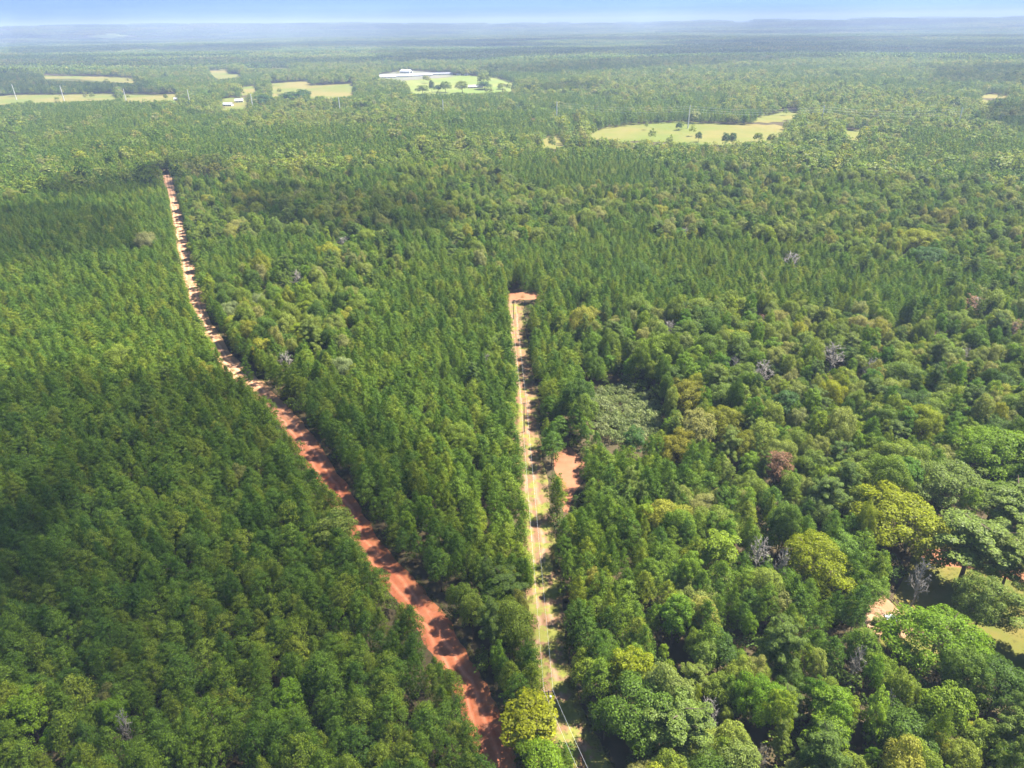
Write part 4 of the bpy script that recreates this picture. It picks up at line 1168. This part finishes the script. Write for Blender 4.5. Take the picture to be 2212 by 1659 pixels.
gable('house', 480, 143, 14, 10, 4, 7, R(30), M['tanroof'], M['wall'], 'pale house at the head of the short drive in the distance', 'house', 1, 3)
gable('shed', 501, 143, 14, 8, 3, 5, 0, M['redwall'], M['wall'], 'red roofed shed at the distant farmyard', 'shed', 1, 2)
gable('shed', 516, 143, 12, 8, 3, 5, R(10), M['whiteroof'], M['wall'], 'white shed right of the red roofed one at the distant farmyard', 'shed', 1, 2)
gable('house', 385, 217, 12, 8, 3, 5, R(10), M['whiteroof'], M['wall'], 'tiny white roofed house at the right end of the tan field strip', 'house', 1, 2)

# ------------------------------------------------------------------ rail fence, sheet and heap on the sandy patch
def fence(pxs, label):
    pts = [Vector(unproj(u, v)) for u, v in pxs]
    r = tag(empty('rail_fence', pts[0]), label, 'fence', 'log rail fence round the sandy patch')
    o0 = pts[0]
    for a, b in zip(pts[:-1], pts[1:]):
        L = (b - a).length; n = max(1, round(L / 2.6))
        for k in range(n):
            p = a.lerp(b, k / n) - o0
            MB().tube([(p.x, p.y, -.3), (p.x + .03, p.y, 1.35)], [.10, .08], 6).build('post', M['rail'], r)
        for hz in (.55, 1.05):
            q = [a - o0 + Vector((0, .0, hz)), (a.lerp(b, .5)) - o0 + Vector((.0, .06, hz - .06)), b - o0 + Vector((0, 0, hz))]
            MB().tube(q, [.075, .08, .07], 6).build('rail', M['rail'], r)
    return r
fence([(1911, 1283), (1930, 1300), (1950, 1321)], 'dark log rail fence along the upper right side of the sandy patch')
fence([(1872, 1311), (1890, 1296), (1909, 1283)], 'broken log rail fence along the upper left side of the sandy patch')
# crumpled white sheet
x, y, _ = unproj(1925, 1336)
V, F = [], []
n = 14
for j in range(n):
    for i in range(n):
        a, b = i / (n - 1) - .5, j / (n - 1) - .5
        rr = 1 - .25 * vnoise(np.array(i * .8), np.array(j * .8), 71)
        V.append((a * 2.8 * rr, b * 2.2 * rr, .08 + .55 * float(vnoise(np.array(i * .55), np.array(j * .55), 72)) * max(0, 1 - 2.2 * max(abs(a), abs(b)) ** 2)))
for j in range(n - 1):
    for i in range(n - 1): F.append((j * n + i, j * n + i + 1, (j + 1) * n + i + 1, (j + 1) * n + i))
o = mesh_obj('tarpaulin', V, F, M['tarp'], loc=(x, y, .05))
so = o.modifiers.new('thickness', 'SOLIDIFY'); so.thickness = .03
tag(o, 'crumpled white sheet lying on the sandy patch behind the bush', 'sheet')
def heap(u, v, rx, ry, h, seed, label):
    x, y, _ = unproj(u, v); V, F = [(0, 0, h)], []
    nr, na = 7, 22
    for r_ in range(1, nr + 1):
        for a_ in range(na):
            t = 2 * math.pi * a_ / na; q = r_ / nr
            w = 1 + .35 * (float(vnoise(np.array(a_ * .6), np.array(q * 2), seed)) - .5)
            V.append((math.cos(t) * rx * q * w, math.sin(t) * ry * q * w, h * (1 - q ** 1.6) * (.8 + .5 * float(vnoise(np.array(a_ * .9), np.array(q * 5), seed + 1))) - .04 * (r_ == nr)))
    for a_ in range(na): F.append((0, 1 + a_, 1 + (a_ + 1) % na))
    for r_ in range(nr - 1):
        for a_ in range(na):
            b = 1 + r_ * na; F.append((b + a_, b + na + a_, b + na + (a_ + 1) % na, b + (a_ + 1) % na))
    tag(mesh_obj('soil_mound', V, F, M['pad'], loc=(x, y, .02)), label, 'mound', 'mounds of pale soil')
heap(1893, 1318, 2.2, 1.6, .7, 81, 'low mound of pale soil just inside the upper left fence')
heap(1972, 1362, 2.4, 1.2, .8, 83, 'pinkish soil mound at the foot of the large bright green tree')

# ------------------------------------------------------------------ clouds above the picture: they cast the broad shadows on the wood
def cloud_mat():
    m, nt, out = new_mat('cloud')
    d = nt.nodes.new('ShaderNodeBsdfDiffuse'); d.inputs[0].default_value = (.9, .9, .9, 1)
    t = nt.nodes.new('ShaderNodeBsdfTransparent')
    ms = nt.nodes.new('ShaderNodeMixShader'); ms.inputs[0].default_value = .30
    nt.links.new(t.outputs[0], ms.inputs[1]); nt.links.new(d.outputs[0], ms.inputs[2]); nt.links.new(ms.outputs[0], out.inputs[0])
    return m
M['cloud'] = cloud_mat()
CLH = 1000.0
def cloud(ring, seed, thick=90, wob=.16, c=None):
    c = np.mean(np.array(ring), 0) if c is None else np.array(c); off = np.array([SUND.x, SUND.y]) / SUND.z * CLH
    n = len(ring); m = 8
    V, F = [], []
    sub = []
    for i in range(n):
        a, b = np.array(ring[i]), np.array(ring[(i + 1) % n])
        for k in range(6): sub.append(a + (b - a) * k / 6)
    n = len(sub)
    top = [0]; V.append((c[0] + off[0], c[1] + off[1], CLH + thick))
    for r_ in range(1, m + 1):
        q = r_ / m
        for i, p in enumerate(sub):
            w = 1 + wob * (float(vnoise(np.array(i * .5), np.array(q * 3), seed)) - .5) * 2
            v = c + (p - c) * q * w
            V.append((v[0] + off[0], v[1] + off[1], CLH + thick * math.sqrt(max(0, 1 - q * q)) * (.7 + .6 * float(vnoise(np.array(i * .8), np.array(q * 6), seed + 3)))))
    for i in range(n): F.append((0, 1 + i, 1 + (i + 1) % n))
    for r_ in range(m - 1):
        b = 1 + r_ * n
        for i in range(n): F.append((b + i, b + n + i, b + n + (i + 1) % n, b + (i + 1) % n))
    bi = len(V); V.append((c[0] + off[0], c[1] + off[1], CLH - 12)); b = 1 + (m - 1) * n
    for i in range(n): F.append((bi, b + (i + 1) % n, b + i))
    return V, F
SH = [[(-500, 905), (0, 868), (150, 850), (330, 875), (560, 842), (660, 860), (770, 950), (860, 1060), (940, 1180), (1040, 1270), (1150, 1310), (1190, 1440), (1150, 1560), (1090, 1800), (500, 2000), (-500, 1900), (-900, 1400)],
      [(-250, 470), (0, 486), (150, 470), (250, 480), (290, 520), (280, 575), (150, 590), (0, 620), (-300, 640)],
      [(165, 415), (230, 398), (330, 405), (335, 440), (230, 455)],
      [(370, 372), (430, 362), (505, 375), (490, 400), (440, 425), (385, 420)],
      [(485, 455), (600, 430), (740, 440), (950, 460), (960, 520), (860, 545), (700, 525), (560, 500)],
      [(0, 165), (150, 172), (330, 185), (330, 205), (120, 205), (-200, 210), (-200, 170)],
      [(1020, 160), (1200, 140), (1500, 132), (1840, 122), (1850, 132), (1500, 150), (1200, 165)],
      [(820, 128), (1000, 118), (1280, 112), (1300, 122), (1080, 135), (860, 142)],
      [(1130, 200), (1220, 190), (1300, 196), (1280, 210), (1140, 212)],
      [(1900, 105), (2100, 98), (2260, 92), (2260, 104), (2100, 112), (1900, 118)],
      [(2000, 160), (2150, 150), (2300, 150), (2300, 200), (2150, 190), (2000, 185)],
      [(300, 108), (420, 104), (600, 106), (560, 116), (380, 118)],
      [(1350, 98), (1550, 92), (1800, 90), (1780, 98), (1500, 104)],
      [(0, 112), (200, 104), (330, 106), (250, 118), (0, 122)],
      [(2150, 235), (2300, 240), (2350, 290), (2200, 300), (2120, 265)]]
V, F = [], []
for i, s in enumerate(SH):
    v, f = cloud([unproj(a, b)[:2] for a, b in s], 90 + i, 90, .02 if i == 0 else .14, unproj(430, 1180)[:2] if i == 0 else None)
    b = len(V); V += v; F += [tuple(q + b for q in ff) for ff in f]
rg = np.random.default_rng(5)
for i in range(85):     # more of the same clouds out over the distance
    d = rg.uniform(2600, 15000); a = rg.uniform(-.72, .72); x, y = math.sin(a) * d, math.cos(a) * d
    L = rg.uniform(300, 1300); w = rg.uniform(.2, .5)
    ring = [(x + L * math.cos(t) * (.8 + .4 * rg.random()), y + L * w * math.sin(t) * (.8 + .4 * rg.random())) for t in np.linspace(0, 6.28, 11)[:-1]]
    v, f = cloud(ring, 200 + i); b = len(V); V += v; F += [tuple(q + b for q in ff) for ff in f]
tag(mesh_obj('clouds', V, F, M['cloud'], smooth=True), 'scattered fair weather clouds high above the wood', 'clouds', kind='stuff')

# ------------------------------------------------------------------ haze: one box of thin even air
zlo = float(GZ.min()) - 2.0
hz = MB().box(-34500, 34500, -1500, 34900, zlo, 190).build('haze', None)
m, nt, out = new_mat('haze_air')
pv = nt.nodes.new('ShaderNodeVolumePrincipled')
pv.inputs['Color'].default_value = (.48, .61, .84, 1); pv.inputs['Density'].default_value = 1.5e-4; pv.inputs['Anisotropy'].default_value = 0.0
nt.links.new(pv.outputs[0], out.inputs['Volume'])
hz.data.materials.append(m)
tag(hz, 'pale blue summer haze lying over the distant woods', 'haze', kind='stuff')
